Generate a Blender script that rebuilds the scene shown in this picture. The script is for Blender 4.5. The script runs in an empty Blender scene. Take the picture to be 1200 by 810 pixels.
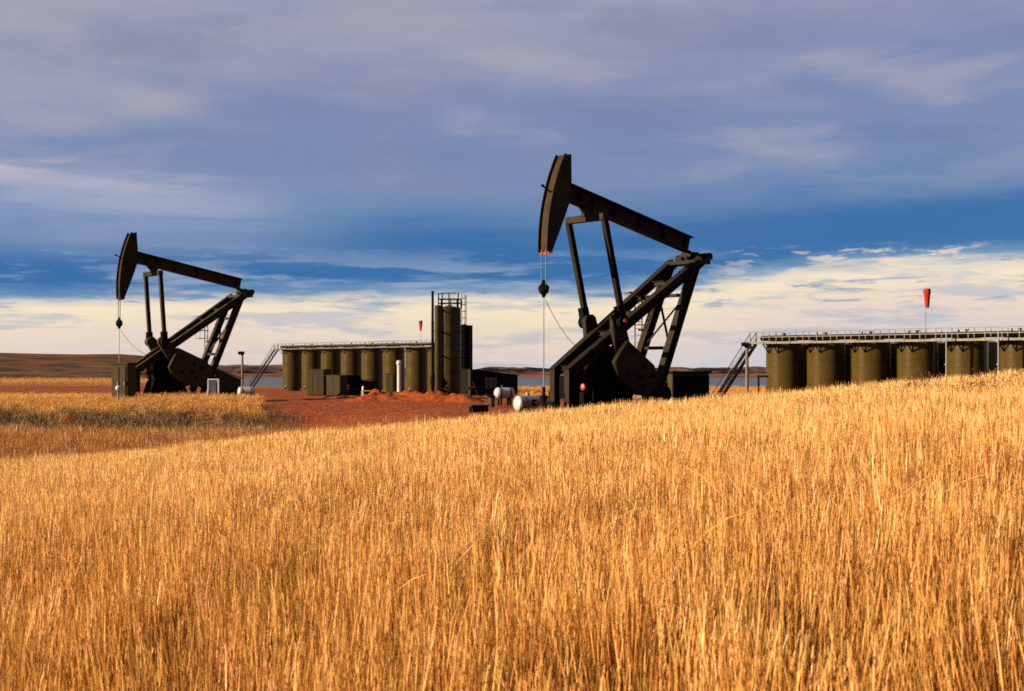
import bpy, math, random
import numpy as np
from mathutils import Vector, Matrix, noise as mnoise

R_ = math.radians
PI = math.pi
scene = bpy.context.scene
C = scene.collection
rng = random.Random(7)

# ------------------------------------------------------------------ camera, sky, sun, exposure
EYE = 2.1            # metres above the pump-jack pad
F = 1667.0           # focal length in pixels of a 1200 px wide frame
HZ = 430.0           # horizon row in that frame
EXPO = 1.9
SUN_AZ, SUN_EL = R_(72), R_(18)      # sun: left of straight-behind-the-camera, low

cam = bpy.data.cameras.new('camera')
cam_o = bpy.data.objects.new('camera', cam)
C.objects.link(cam_o)
cam.lens = 50.0
cam.sensor_width = 36.0
cam.shift_y = (HZ - 405.0) / 1200.0
cam.clip_start = 0.1
cam.clip_end = 30000
cam_o.location = (0, 0, EYE)
cam_o.rotation_euler = (PI / 2, 0, 0)
cam.dof.use_dof = True
cam.dof.focus_distance = 55
cam.dof.aperture_fstop = 8
scene.camera = cam_o

vs = scene.view_settings
vs.view_transform = 'Standard'
vs.look = 'None'
vs.gamma = 1.0
vs.use_curve_mapping = False
vs.exposure = EXPO
scene.cycles.max_bounces = 4
scene.cycles.diffuse_bounces = 2
scene.cycles.glossy_bounces = 2
scene.cycles.transmission_bounces = 4
scene.cycles.volume_bounces = 0
scene.cycles.filter_width = 1.7
scene.cycles.use_denoising = False
scene.cycles.use_adaptive_sampling = True
scene.cycles.adaptive_threshold = 0.015


def lin(r, g, b, k=1.0):
    def f(c):
        c /= 255.0
        return (c / 12.92 if c <= 0.04045 else ((c + 0.055) / 1.055) ** 2.4) * k
    return (f(r), f(g), f(b), 1.0)


class NT:
    """tiny helper round a node tree"""
    def __init__(self, tree):
        self.t = tree
        self.n = tree.nodes
        self.l = tree.links

    def new(self, kind, **kw):
        n = self.n.new(kind)
        for k, v in kw.items():
            setattr(n, k, v)
        return n

    def put(self, sock, v):
        if isinstance(v, bpy.types.NodeSocket):
            self.l.new(v, sock)
        else:
            sock.default_value = v

    def math(self, op, a, b=None, c=None, clamp=False):
        n = self.new('ShaderNodeMath', operation=op, use_clamp=clamp)
        for i, v in enumerate((a, b, c)):
            if v is not None:
                self.put(n.inputs[i], v)
        return n.outputs[0]

    def smooth(self, x, a, b):
        n = self.new('ShaderNodeMapRange', interpolation_type='SMOOTHSTEP')
        self.put(n.inputs['Value'], x)
        n.inputs['From Min'].default_value = a
        n.inputs['From Max'].default_value = b
        return n.outputs[0]

    def noise(self, vec, scale, detail=4, rough=0.5, dist=0.0):
        n = self.new('ShaderNodeTexNoise')
        if vec is not None:
            self.put(n.inputs['Vector'], vec)
        n.inputs['Scale'].default_value = scale
        n.inputs['Detail'].default_value = detail
        n.inputs['Roughness'].default_value = rough
        n.inputs['Distortion'].default_value = dist
        return n.outputs['Fac']

    def mix(self, fac, a, b, mode='MIX'):
        n = self.new('ShaderNodeMix', data_type='RGBA', blend_type=mode)
        self.put(n.inputs[0], fac)
        self.put(n.inputs[6], a)
        self.put(n.inputs[7], b)
        return n.outputs[2]

    def mapping(self, vec, scale=(1, 1, 1), loc=(0, 0, 0), rot=(0, 0, 0)):
        n = self.new('ShaderNodeMapping')
        self.put(n.inputs['Vector'], vec)
        n.inputs['Scale'].default_value = scale
        n.inputs['Location'].default_value = loc
        n.inputs['Rotation'].default_value = rot
        return n.outputs[0]

    def ramp(self, x, stops, interp='LINEAR'):
        n = self.new('ShaderNodeValToRGB')
        n.color_ramp.interpolation = interp
        e = n.color_ramp.elements
        while len(e) > 1:
            e.remove(e[-1])
        e[0].position, e[0].color = stops[0]
        for p, c in stops[1:]:
            k = e.new(p)
            k.color = c
        self.put(n.inputs[0], x)
        return n.outputs[0]


world = bpy.data.worlds.new('World')
scene.world = world
world.use_nodes = True
W = NT(world.node_tree)
W.n.clear()
world.cycles.sampling_method = 'MANUAL'
world.cycles.sample_map_resolution = 512
w_out = W.new('ShaderNodeOutputWorld')
bg = W.new('ShaderNodeBackground')
bg.inputs['Strength'].default_value = 0.1
W.l.new(bg.outputs[0], w_out.inputs[0])
nish = W.new('ShaderNodeTexSky', sky_type='NISHITA')
nish.sun_disc = False
nish.sun_elevation = SUN_EL
nish.sun_rotation = math.atan2(-math.sin(SUN_AZ), -math.cos(SUN_AZ))
nish.altitude = 600
CK = 10.0 / (2 ** EXPO)                 # cloud colours are what the picture shows, before exposure


def ck(r, g, b):
    return lin(r, g, b, CK)


tc = W.new('ShaderNodeTexCoord')
gen = tc.outputs['Generated']
sx = W.new('ShaderNodeSeparateXYZ')
W.l.new(gen, sx.inputs[0])
dx, dy, dz = sx.outputs
el = W.math('MULTIPLY', dz, F)          # elevation, in units of 1/1667
az = W.math('MULTIPLY', W.math('ARCTAN2', dx, dy), F)   # azimuth right of north, same unit
# large soft undulation of the deck edge
nA = W.noise(W.mapping(gen, (2.6, 2.6, 14.0), (3.1, 0.4, 0.0)), 1.0, 4, 0.5)
nB = W.noise(W.mapping(gen, (9, 9, 75.0), (0.7, 5.2, 1.0)), 1.0, 4, 0.6, 0.3)
nC = W.noise(W.mapping(gen, (22, 22, 190.0), (4.7, 1.2, 2.0)), 1.0, 4, 0.6, 0.4)
nD = W.noise(W.mapping(gen, (3.4, 3.4, 15.0), (7.7, 2.2, 5.0)), 1.0, 4, 0.48, 0.3)
nE = W.noise(W.mapping(gen, (42, 42, 210.0), (1.7, 8.2, 3.0)), 1.0, 3, 0.6, 0.2)
tilt = W.math('MULTIPLY', W.smooth(az, 60, 420), -40.0)      # the deck edge stands higher to the right
tiltl = 26.0
warp = W.math('ADD', W.math('MULTIPLY', W.math('SUBTRACT', nA, 0.5), 70.0),
              W.math('ADD', W.math('MULTIPLY', W.math('SUBTRACT', nB, 0.5), 26.0),
                     W.math('MULTIPLY', W.math('SUBTRACT', nC, 0.5), 22.0)))
e2 = W.math('ADD', W.math('ADD', el, W.math('ADD', tilt, tiltl)), warp)
pos = W.math('DIVIDE', e2, 700.0, clamp=True)
deck = W.ramp(pos, [
    (0.000, ck(196, 198, 208)),
    (0.020, ck(206, 202, 204)),
    (0.060, ck(228, 208, 196)),
    (0.105, ck(237, 217, 194)),
    (0.134, ck(247, 227, 196)),
    (0.150, ck(214, 206, 196)),
    (0.162, ck(104, 142, 182)),
    (0.182, ck(34, 102, 164)),
    (0.245, ck(38, 102, 162)),
    (0.285, ck(88, 124, 172)),
    (0.335, ck(118, 136, 175)),
    (0.460, ck(120, 134, 173)),
    (0.550, ck(140, 145, 175)),
    (0.650, ck(159, 158, 180)),
    (1.000, ck(148, 149, 170)),
])
up = W.smooth(el, 150, 230)
low = W.math('SUBTRACT', 1.0, W.smooth(el, 95, 150))
# broad lighter and darker swathes in the upper deck
sw = W.math('MULTIPLY', W.smooth(nD, 0.48, 0.70), W.math('MULTIPLY', up, 0.70))
deck = W.mix(sw, deck, ck(166, 165, 181))
sw2 = W.math('MULTIPLY', W.smooth(nD, 0.46, 0.28), W.math('MULTIPLY', W.smooth(el, 110, 220), 0.35))
deck = W.mix(sw2, deck, ck(82, 112, 172))
# grey-blue streaks across the cream band
st = W.math('MULTIPLY', W.smooth(nB, 0.49, 0.62), W.math('MULTIPLY', low, 0.62))
deck = W.mix(st, deck, ck(164, 178, 200))
fl = W.math('MULTIPLY', W.smooth(nC, 0.54, 0.68), W.math('MULTIPLY', W.math('MULTIPLY', W.smooth(el, 45, 85), W.math('SUBTRACT', 1.0, W.smooth(el, 125, 150))), 0.75))
deck = W.mix(fl, deck, ck(104, 138, 186))
# a torn cream edge on the deck to the right, cream wisp in the deck to the left
fr = W.math('MULTIPLY', W.smooth(nE, 0.50, 0.62), W.math('MULTIPLY', W.smooth(el, 80, 105), W.math('SUBTRACT', 1.0, W.smooth(el, 128, 142))))
deck = W.mix(W.math('MULTIPLY', fr, W.math('MULTIPLY', W.smooth(az, 150, 420), 0.8)), deck, ck(236, 216, 196))
wl = W.math('SUBTRACT', W.math('ADD', el, W.math('MULTIPLY', W.math('ADD', az, 600.0), 0.10)), 214.0)
wl = W.math('ADD', wl, W.math('MULTIPLY', W.math('SUBTRACT', nB, 0.5), 80.0))
wm = W.math('SUBTRACT', 1.0, W.smooth(W.math('ABSOLUTE', wl), 0.0, 34.0))
wm = W.math('MULTIPLY', wm, W.smooth(az, -210, -470))
wm = W.math('MULTIPLY', wm, W.smooth(az, -1100, -800))
deck = W.mix(W.math('MULTIPLY', wm, W.math('ADD', 0.50, W.math('MULTIPLY', nD, 0.50))), deck, ck(226, 210, 200))
# paler grey veil low in the deck to the left
vl = W.math('MULTIPLY', W.smooth(az, -60, -430), W.math('MULTIPLY', W.smooth(el, 108, 150), W.math('SUBTRACT', 1.0, W.smooth(el, 190, 240))))
deck = W.mix(W.math('MULTIPLY', vl, W.math('ADD', 0.40, W.math('MULTIPLY', nB, 0.6))), deck, ck(138, 154, 188))
# mottled, billowing texture of the grey deck
mt = W.noise(W.mapping(gen, (7.5, 7.5, 30.0), (2.2, 6.1, 4.0), (0.0, 0.10, 0.0)), 1.0, 4, 0.50, 0.2)
upk = W.smooth(el, 165, 260)
deck = W.mix(W.math('MULTIPLY', W.smooth(mt, 0.50, 0.72), W.math('MULTIPLY', upk, 0.60)), deck, ck(167, 165, 180))
deck = W.mix(W.math('MULTIPLY', W.smooth(mt, 0.50, 0.30), W.math('MULTIPLY', upk, 0.34)), deck, ck(106, 118, 154))
skycol = W.mix(0.98, nish.outputs[0], deck)
W.l.new(skycol, bg.inputs['Color'])

sun = bpy.data.lights.new('sun', 'SUN')
sun.energy = 5.0
sun.angle = R_(0.5)
sun.color = (1.0, 0.80, 0.56)
sun_o = bpy.data.objects.new('sun', sun)
C.objects.link(sun_o)
sdir = Vector((-math.sin(SUN_AZ) * math.cos(SUN_EL), -math.cos(SUN_AZ) * math.cos(SUN_EL), math.sin(SUN_EL)))
sun_o.rotation_euler = sdir.to_track_quat('Z', 'Y').to_euler()
sun_o.location = (-60, -60, 60)


# ------------------------------------------------------------------ materials
def principled(name):
    m = bpy.data.materials.new(name)
    m.use_nodes = True
    t = NT(m.node_tree)
    b = t.n['Principled BSDF']
    return m, t, b


def paint(name, col, col2=None, rough=0.5, metal=0.0, spec=0.4, scale=1.2, rust=0.0, streak=True, bump=0.02):
    """weathered paint: two tones in broad patches, streaks down the face and a little rust"""
    m, t, b = principled(name)
    col = tuple(x * 0.50 for x in col)
    col2 = tuple(x * 0.50 for x in col2) if col2 else tuple(x * 0.72 for x in col)
    c1 = (*col, 1)
    c2 = (*col2, 1)
    o = t.new('ShaderNodeTexCoord').outputs['Object']
    n1 = t.noise(o, scale, 5, 0.6)
    cc = t.mix(t.smooth(n1, 0.35, 0.68), c1, c2)
    if streak:
        n2 = t.noise(t.mapping(o, (5, 5, 0.35)), scale, 5, 0.65)
        cc = t.mix(t.math('MULTIPLY', t.smooth(n2, 0.5, 0.75), 0.45), cc, tuple(x * 0.55 for x in c1[:3]) + (1,))
    if rust > 0:
        n3 = t.noise(o, scale * 4, 8, 0.7)
        cc = t.mix(t.math('MULTIPLY', t.smooth(n3, 0.60, 0.70), rust), cc, (0.035, 0.013, 0.005, 1))
    t.l.new(cc, b.inputs['Base Color'])
    nr = t.noise(o, scale * 6, 4, 0.6)
    rr = t.math('ADD', t.math('MULTIPLY', nr, 0.25), rough - 0.12)
    t.l.new(rr, b.inputs['Roughness'])
    b.inputs['Metallic'].default_value = metal
    b.inputs['Specular IOR Level'].default_value = spec
    if bump:
        bp = t.new('ShaderNodeBump')
        bp.inputs['Strength'].default_value = 0.25
        bp.inputs['Distance'].default_value = bump
        t.l.new(t.noise(o, scale * 3, 4, 0.6), bp.inputs['Height'])
        t.l.new(bp.outputs[0], b.inputs['Normal'])
    return m


M = {}
M['olive'] = paint('olive_paint', (0.072, 0.046, 0.0085), (0.056, 0.036, 0.0075), 0.24, 0, 0.14, 0.6, 0.15)
M['olive_dark'] = paint('olive_dark_paint', (0.046, 0.029, 0.0055), (0.032, 0.020, 0.0045), 0.3, 0, 0.12, 0.6, 0.3)
M['olive_box'] = paint('olive_box_paint', (0.050, 0.034, 0.0090), (0.038, 0.026, 0.0075), 0.6, 0, 0.08, 0.9, 0.2)
M['jack'] = paint('jack_paint', (0.026, 0.018, 0.0065), (0.016, 0.011, 0.005), 0.55, 0, 0.06, 0.8, 0.3)
M['jack_dark'] = paint('jack_dark_paint', (0.006, 0.005, 0.0035), (0.004, 0.0035, 0.003), 0.7, 0, 0.03, 1.0, 0.15)
M['jack_lit'] = paint('jack_lit_paint', (0.050, 0.036, 0.011), (0.038, 0.027, 0.009), 0.55, 0, 0.08, 0.8, 0.3)  # lighter copy of the jack paint: the left jack's stronger light as colour
M['head'] = paint('horsehead_paint', (0.044, 0.025, 0.007), (0.022, 0.013, 0.005), 0.55, 0, 0.06, 1.6, 0.4)
M['black'] = paint('black_steel', (0.004, 0.004, 0.004), (0.005, 0.005, 0.0045), 0.7, 0, 0.02, 1.2, 0.1)
M['steel'] = paint('grey_steel', (0.20, 0.18, 0.15), (0.14, 0.12, 0.10), 0.45, 0.4, 0.5, 1.5, 0.25)
M['galv'] = paint('galvanised_rail', (0.115, 0.085, 0.045), (0.075, 0.055, 0.030), 0.5, 0.2, 0.4, 1.5, 0.2)
M['cable'] = paint('wire_rope', (0.06, 0.055, 0.05), None, 0.5, 0.5, 0.4, 3, 0.0, False, 0)
M['white'] = paint('white_paint', (0.50, 0.48, 0.46), (0.40, 0.37, 0.34), 0.4, 0, 0.5, 1.2, 0.08)
M['silver'] = paint('silver_tank', (0.26, 0.25, 0.28), (0.20, 0.19, 0.22), 0.38, 0.3, 0.5, 1.5, 0.1)
M['red'] = paint('red_paint', (0.50, 0.045, 0.012), (0.38, 0.03, 0.01), 0.4, 0, 0.5, 3, 0.05)
M['orange'] = paint('orange_paint', (0.50, 0.11, 0.02), None, 0.5, 0, 0.4, 3, 0.0)
M['sock'] = paint('windsock_cloth', (0.44, 0.035, 0.012), (0.33, 0.022, 0.010), 0.85, 0, 0.1, 5, 0.0, True, 0.01)
M['yellow'] = paint('yellow_paint', (0.60, 0.38, 0.01), (0.5, 0.3, 0.01), 0.45, 0, 0.4, 3, 0.1)
M['bluepanel'] = paint('blue_panel', (0.045, 0.06, 0.11), (0.03, 0.04, 0.08), 0.35, 0.1, 0.5, 2, 0.0)
M['brownroof'] = paint('brown_roof', (0.060, 0.026, 0.010), (0.04, 0.018, 0.008), 0.7, 0, 0.2, 2, 0.3)
M['shed'] = paint('shed_dark_wall', (0.006, 0.005, 0.004), (0.004, 0.004, 0.0035), 0.75, 0, 0.06, 1, 0.1)
M['glass'] = paint('window_glass', (0.02, 0.025, 0.03), None, 0.15, 0, 0.6, 1, 0, False, 0)
M['green'] = paint('green_lamp', (0.04, 0.30, 0.10), None, 0.4, 0, 0.4, 2, 0, False, 0)
M['wood'] = paint('weathered_wood', (0.22, 0.14, 0.08), (0.15, 0.09, 0.05), 0.8, 0, 0.2, 4, 0)


def ground_material():
    m, t, b = principled('ground_mix')
    o = t.new('ShaderNodeNewGeometry').outputs['Position']
    soil = t.new('ShaderNodeAttribute', attribute_name='soil').outputs['Fac']
    scrub = t.new('ShaderNodeAttribute', attribute_name='scrub').outputs['Fac']
    n1 = t.noise(o, 0.35, 6, 0.6)
    n2 = t.noise(o, 2.6, 6, 0.65)
    n3 = t.noise(t.mapping(o, (0.02, 0.05, 0.05)), 1.0, 8, 0.6)
    red = t.mix(n1, (0.165, 0.035, 0.0065, 1), (0.090, 0.020, 0.0045, 1))
    red = t.mix(t.smooth(n2, 0.45, 0.75), red, (0.260, 0.060, 0.0085, 1))
    rut_shade_tan = t.noise(t.mapping(o, (0.22, 1.6, 1.0), (0, 0, 0), (0, 0, 0.25)), 1.0, 5, 0.6)
    red = t.mix(t.math('MULTIPLY', t.smooth(rut_shade_tan, 0.52, 0.68), 0.45), red, (0.050, 0.0135, 0.0045, 1))  # dark streaks painted in as the shadows of ruts
    red = t.mix(t.math('MULTIPLY', t.smooth(rut_shade_tan, 0.42, 0.30), 0.5), red, (0.165, 0.060, 0.022, 1))
    gold = t.mix(n1, (0.1505, 0.0828, 0.0251, 1), (0.1003, 0.0527, 0.0160, 1))
    gold = t.mix(t.smooth(n3, 0.40, 0.65), gold, (0.1806, 0.0953, 0.0276, 1))
    brown = t.mix(t.smooth(n3, 0.35, 0.65), (0.055, 0.021, 0.0065, 1), (0.105, 0.042, 0.0115, 1))
    brown = t.mix(t.smooth(t.noise(t.mapping(o, (0.05, 0.12, 0.3)), 1.0, 8, 0.65), 0.46, 0.62), brown, (0.0131, 0.0090, 0.0055, 1))
    edge = t.math('ADD', soil, t.math('MULTIPLY', t.math('SUBTRACT', n2, 0.5), 0.9))
    c = t.mix(t.smooth(edge, 0.38, 0.62), gold, red)
    c = t.mix(t.smooth(t.math('ADD', scrub, t.math('MULTIPLY', t.math('SUBTRACT', n1, 0.5), 0.5)), 0.35, 0.65), c, brown)
    t.l.new(c, b.inputs['Base Color'])
    b.inputs['Roughness'].default_value = 0.95
    b.inputs['Specular IOR Level'].default_value = 0.1
    bp = t.new('ShaderNodeBump')
    bp.inputs['Strength'].default_value = 0.9
    bp.inputs['Distance'].default_value = 0.22
    t.l.new(t.math('ADD', n2, t.math('MULTIPLY', t.noise(o, 9, 5, 0.6), 0.35)), bp.inputs['Height'])
    t.l.new(bp.outputs[0], b.inputs['Normal'])
    return m


def soil_material():
    m, t, b = principled('loose_red_soil')
    o = t.new('ShaderNodeNewGeometry').outputs['Position']
    n1 = t.noise(o, 0.8, 6, 0.6)
    n2 = t.noise(o, 5, 6, 0.65)
    c = t.mix(n1, (0.195, 0.040, 0.0058, 1), (0.120, 0.025, 0.0045, 1))
    c = t.mix(t.smooth(n2, 0.5, 0.75), c, (0.22, 0.054, 0.009, 1))
    t.l.new(c, b.inputs['Base Color'])
    b.inputs['Roughness'].default_value = 0.95
    b.inputs['Specular IOR Level'].default_value = 0.1
    bp = t.new('ShaderNodeBump')
    bp.inputs['Strength'].default_value = 1.0
    bp.inputs['Distance'].default_value = 0.15
    t.l.new(n2, bp.inputs['Height'])
    t.l.new(bp.outputs[0], b.inputs['Normal'])
    return m


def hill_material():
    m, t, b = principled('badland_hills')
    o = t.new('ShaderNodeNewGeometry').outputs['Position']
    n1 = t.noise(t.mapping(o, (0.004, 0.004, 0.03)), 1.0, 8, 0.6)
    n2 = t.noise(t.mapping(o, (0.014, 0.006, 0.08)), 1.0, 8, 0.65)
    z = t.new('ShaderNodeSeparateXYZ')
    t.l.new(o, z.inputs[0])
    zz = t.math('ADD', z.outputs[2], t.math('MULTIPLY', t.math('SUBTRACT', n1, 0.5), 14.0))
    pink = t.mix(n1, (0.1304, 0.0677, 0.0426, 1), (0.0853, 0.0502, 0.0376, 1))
    dark = (0.008, 0.009, 0.013, 1)  # cloud shadow on the slopes, painted into the hill colour
    k = t.math('MULTIPLY', t.smooth(zz, -17, -13), t.math('SUBTRACT', 1.0, t.smooth(zz, -3, 7)))  # leaves the crests pale, as sunlit tips
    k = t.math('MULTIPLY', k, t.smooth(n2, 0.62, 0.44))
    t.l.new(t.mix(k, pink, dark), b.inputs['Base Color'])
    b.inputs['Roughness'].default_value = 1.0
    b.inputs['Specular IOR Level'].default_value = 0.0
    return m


def lake_material():
    m, t, b = principled('lake_water')
    o = t.new('ShaderNodeNewGeometry').outputs['Position']
    b.inputs['Base Color'].default_value = (0.025, 0.065, 0.115, 1)
    b.inputs['Roughness'].default_value = 0.45
    b.inputs['Specular IOR Level'].default_value = 0.35
    bp = t.new('ShaderNodeBump')
    bp.inputs['Strength'].default_value = 1.0
    bp.inputs['Distance'].default_value = 2.5
    t.l.new(t.noise(t.mapping(o, (0.06, 0.15, 0.1)), 1.0, 4, 0.6), bp.inputs['Height'])
    t.l.new(bp.outputs[0], b.inputs['Normal'])
    return m


def grass_material():
    m = bpy.data.materials.new('dry_grass')
    m.use_nodes = True
    t = NT(m.node_tree)
    t.n.clear()
    out = t.new('ShaderNodeOutputMaterial')
    sh = t.new('ShaderNodeAttribute', attribute_name='shade')
    ti = t.new('ShaderNodeAttribute', attribute_name='tint')
    ti.attribute_type = 'INSTANCER'
    c = t.mix(1.0, sh.outputs['Color'], ti.outputs['Color'], 'MULTIPLY')
    d = t.new('ShaderNodeBsdfDiffuse')
    tr = t.new('ShaderNodeBsdfTranslucent')
    g = t.new('ShaderNodeBsdfGlossy')
    g.inputs['Roughness'].default_value = 0.45
    g.inputs['Color'].default_value = (1.0, 0.9, 0.75, 1)
    t.l.new(c, d.inputs[0])
    t.l.new(c, tr.inputs[0])
    m1 = t.new('ShaderNodeMixShader')
    m1.inputs[0].default_value = 0.28
    t.l.new(d.outputs[0], m1.inputs[1])
    t.l.new(tr.outputs[0], m1.inputs[2])
    m2 = t.new('ShaderNodeMixShader')
    m2.inputs[0].default_value = 0.035
    t.l.new(m1.outputs[0], m2.inputs[1])
    t.l.new(g.outputs[0], m2.inputs[2])
    t.l.new(m2.outputs[0], out.inputs[0])
    return m


M['ground'] = ground_material()
M['soil'] = soil_material()
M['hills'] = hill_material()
M['lake'] = lake_material()
M['grass'] = grass_material()


# ------------------------------------------------------------------ mesh helpers
class MB:
    """collects shapes into one mesh object"""
    def __init__(self):
        self.v = []
        self.f = []

    def add(self, vs_, fs):
        n = len(self.v)
        self.v += [tuple(p) for p in vs_]
        self.f += [tuple(i + n for i in f) for f in fs]
        return self

    def box(self, c, s, rz=0.0):
        hx, hy, hz = s[0] / 2, s[1] / 2, s[2] / 2
        cs, sn = math.cos(rz), math.sin(rz)
        vv = []
        for x, y, z in ((-1, -1, -1), (1, -1, -1), (1, 1, -1), (-1, 1, -1), (-1, -1, 1), (1, -1, 1), (1, 1, 1), (-1, 1, 1)):
            a, b_ = x * hx, y * hy
            vv.append((c[0] + a * cs - b_ * sn, c[1] + a * sn + b_ * cs, c[2] + z * hz))
        return self.add(vv, [(0, 3, 2, 1), (4, 5, 6, 7), (0, 1, 5, 4), (1, 2, 6, 5), (2, 3, 7, 6), (3, 0, 4, 7)])

    def bar(self, p0, p1, w, h, side=None):
        """rectangular bar; w across `side`, h across the other normal"""
        p0, p1 = Vector(p0), Vector(p1)
        d = (p1 - p0).normalized()
        s = Vector(side) if side else (Vector((0, 0, 1)).cross(d) if abs(d.z) < 0.99 else Vector((1, 0, 0)))
        s = (s - d * s.dot(d)).normalized()
        n = d.cross(s)
        vv = []
        for p in (p0, p1):
            for a, b_ in ((-1, -1), (1, -1), (1, 1), (-1, 1)):
                vv.append(p + s * (a * w / 2) + n * (b_ * h / 2))
        return self.add(vv, [(3, 2, 1, 0), (4, 5, 6, 7), (0, 1, 5, 4), (1, 2, 6, 5), (2, 3, 7, 6), (3, 0, 4, 7)])

    def ibeam(self, p0, p1, w, h, side=None, tf=None, tw=None):
        """wide-flange section: w across `side` (flange width), h deep"""
        p0, p1 = Vector(p0), Vector(p1)
        tf = tf or h * 0.09
        tw = tw or w * 0.10
        d = (p1 - p0).normalized()
        s = Vector(side) if side else Vector((0, 0, 1)).cross(d)
        s = (s - d * s.dot(d)).normalized()
        n = d.cross(s)
        a, b_ = w / 2, h / 2
        prof = [(-a, -b_), (a, -b_), (a, -b_ + tf), (tw / 2, -b_ + tf), (tw / 2, b_ - tf), (a, b_ - tf),
                (a, b_), (-a, b_), (-a, b_ - tf), (-tw / 2, b_ - tf), (-tw / 2, -b_ + tf), (-a, -b_ + tf)]
        k = len(prof)
        vv = [p + s * x + n * y for p in (p0, p1) for x, y in prof]
        fs = [(i, (i + 1) % k, (i + 1) % k + k, i + k) for i in range(k)]
        for off, flip in ((0, True), (k, False)):
            for q in ((0, 1, 2, 11), (10, 3, 4, 9), (8, 5, 6, 7)):
                q = tuple(i + off for i in q)
                fs.append(tuple(reversed(q)) if flip else q)
            # join web to flanges
        return self.add(vv, fs)

    def tube(self, p0, p1, r, n=10, r1=None, cap=True):
        p0, p1 = Vector(p0), Vector(p1)
        r1 = r if r1 is None else r1
        d = (p1 - p0).normalized()
        s = d.orthogonal().normalized()
        t = d.cross(s)
        vv = []
        for p, rr in ((p0, r), (p1, r1)):
            for i in range(n):
                a = 2 * PI * i / n
                vv.append(p + s * (math.cos(a) * rr) + t * (math.sin(a) * rr))
        fs = [(i, (i + 1) % n, (i + 1) % n + n, i + n) for i in range(n)]
        if cap:
            fs += [tuple(reversed(range(n))), tuple(range(n, 2 * n))]
        return self.add(vv, fs)

    def path(self, pts, r, n=6):
        for a, b_ in zip(pts[:-1], pts[1:]):
            self.tube(a, b_, r, n)
        return self

    def lathe(self, prof, n=32, c=(0, 0, 0), axis='Z', arc=None):
        """prof: (radius, height) pairs turned round an axis through c"""
        vv, fs = [], []
        for r, h in prof:
            for i in range(n):
                a = 2 * PI * i / n
                x, y = r * math.cos(a), r * math.sin(a)
                if axis == 'Z':
                    p = (x, y, h)
                elif axis == 'X':
                    p = (h, x, y)
                else:
                    p = (y, h, x)
                vv.append((p[0] + c[0], p[1] + c[1], p[2] + c[2]))
        for j in range(len(prof) - 1):
            for i in range(n):
                k = (i + 1) % n
                fs.append((j * n + i, j * n + k, (j + 1) * n + k, (j + 1) * n + i))
        if prof[0][0] > 1e-4:
            fs.append(tuple(reversed(range(n))))
        if prof[-1][0] > 1e-4:
            fs.append(tuple(range((len(prof) - 1) * n, len(prof) * n)))
        return self.add(vv, fs)

    def prism(self, poly, y0, y1, fn=None):
        """poly of (x, z) swept from y0 to y1; fn maps (x, y, z)"""
        k = len(poly)
        vv = [(x, y, z) for y in (y0, y1) for x, z in poly]
        if fn:
            vv = [fn(*p) for p in vv]
        fs = [tuple(range(k)), tuple(reversed(range(k, 2 * k)))]
        fs += [(i + k, (i + 1) % k + k, (i + 1) % k, i) for i in range(k)]
        return self.add(vv, fs)

    def build(self, name, mat, parent=None, sharp=32.0, bevel=0.0):
        me = bpy.data.meshes.new(name)
        me.from_pydata(self.v, [], self.f)
        me.materials.append(M[mat])
        import bmesh
        bm = bmesh.new()
        bm.from_mesh(me)
        bmesh.ops.recalc_face_normals(bm, faces=bm.faces)
        if bevel > 0:
            try:
                bmesh.ops.bevel(bm, geom=[e for e in bm.edges if len(e.link_faces) == 2 and e.calc_face_angle(0) > 0.6],
                                offset=bevel, segments=1, affect='EDGES', clamp_overlap=True)
            except Exception:
                pass
        bm.to_mesh(me)
        bm.free()
        me.polygons.foreach_set('use_smooth', [True] * len(me.polygons))
        me.set_sharp_from_angle(angle=R_(sharp))
        o = bpy.data.objects.new(name, me)
        C.objects.link(o)
        if parent is not None:
            o.parent = parent
        return o


def tag(o, label=None, cat=None, group=None, kind=None):
    if label:
        o['label'] = label
    if cat:
        o['category'] = cat
    if group:
        o['group'] = group
    if kind:
        o['kind'] = kind
    return o


def thing(name, label, cat, loc=(0, 0, 0), rz=0.0, group=None):
    o = bpy.data.objects.new(name, None)
    o.empty_display_size = 0.3
    C.objects.link(o)
    o.location = loc
    o.rotation_euler = (0, 0, rz)
    return tag(o, label, cat, group)


def copy_tree(o, parent=None):
    c = o.copy()
    C.objects.link(c)
    if parent is not None:
        c.parent = parent
    for ch in list(o.children):
        copy_tree(ch, c)
    return c


def px(x, D):
    """ground-plan position of a bearing read off the photograph, at a chosen distance"""
    return (x - 600.0) / F * D


def pz(y, D):
    return EYE + (HZ - y) / F * D


# ------------------------------------------------------------------ terrain
def sstep(a, b, x):
    t = np.clip((x - a) / (b - a), 0, 1)
    return t * t * (3 - 2 * t)


PADZ = -2.7


def lump(x, y, s, seed=0.0):
    """cheap smooth noise, about -1..1"""
    return (np.sin(x * s * 1.3 + seed) * np.cos(y * s * 0.9 + seed * 1.7) * 0.5
            + np.sin(x * s * 2.9 + y * s * 1.7 + seed * 2.3) * 0.3
            + np.cos(x * s * 5.1 - y * s * 4.3 + seed * 0.6) * 0.2)


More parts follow.
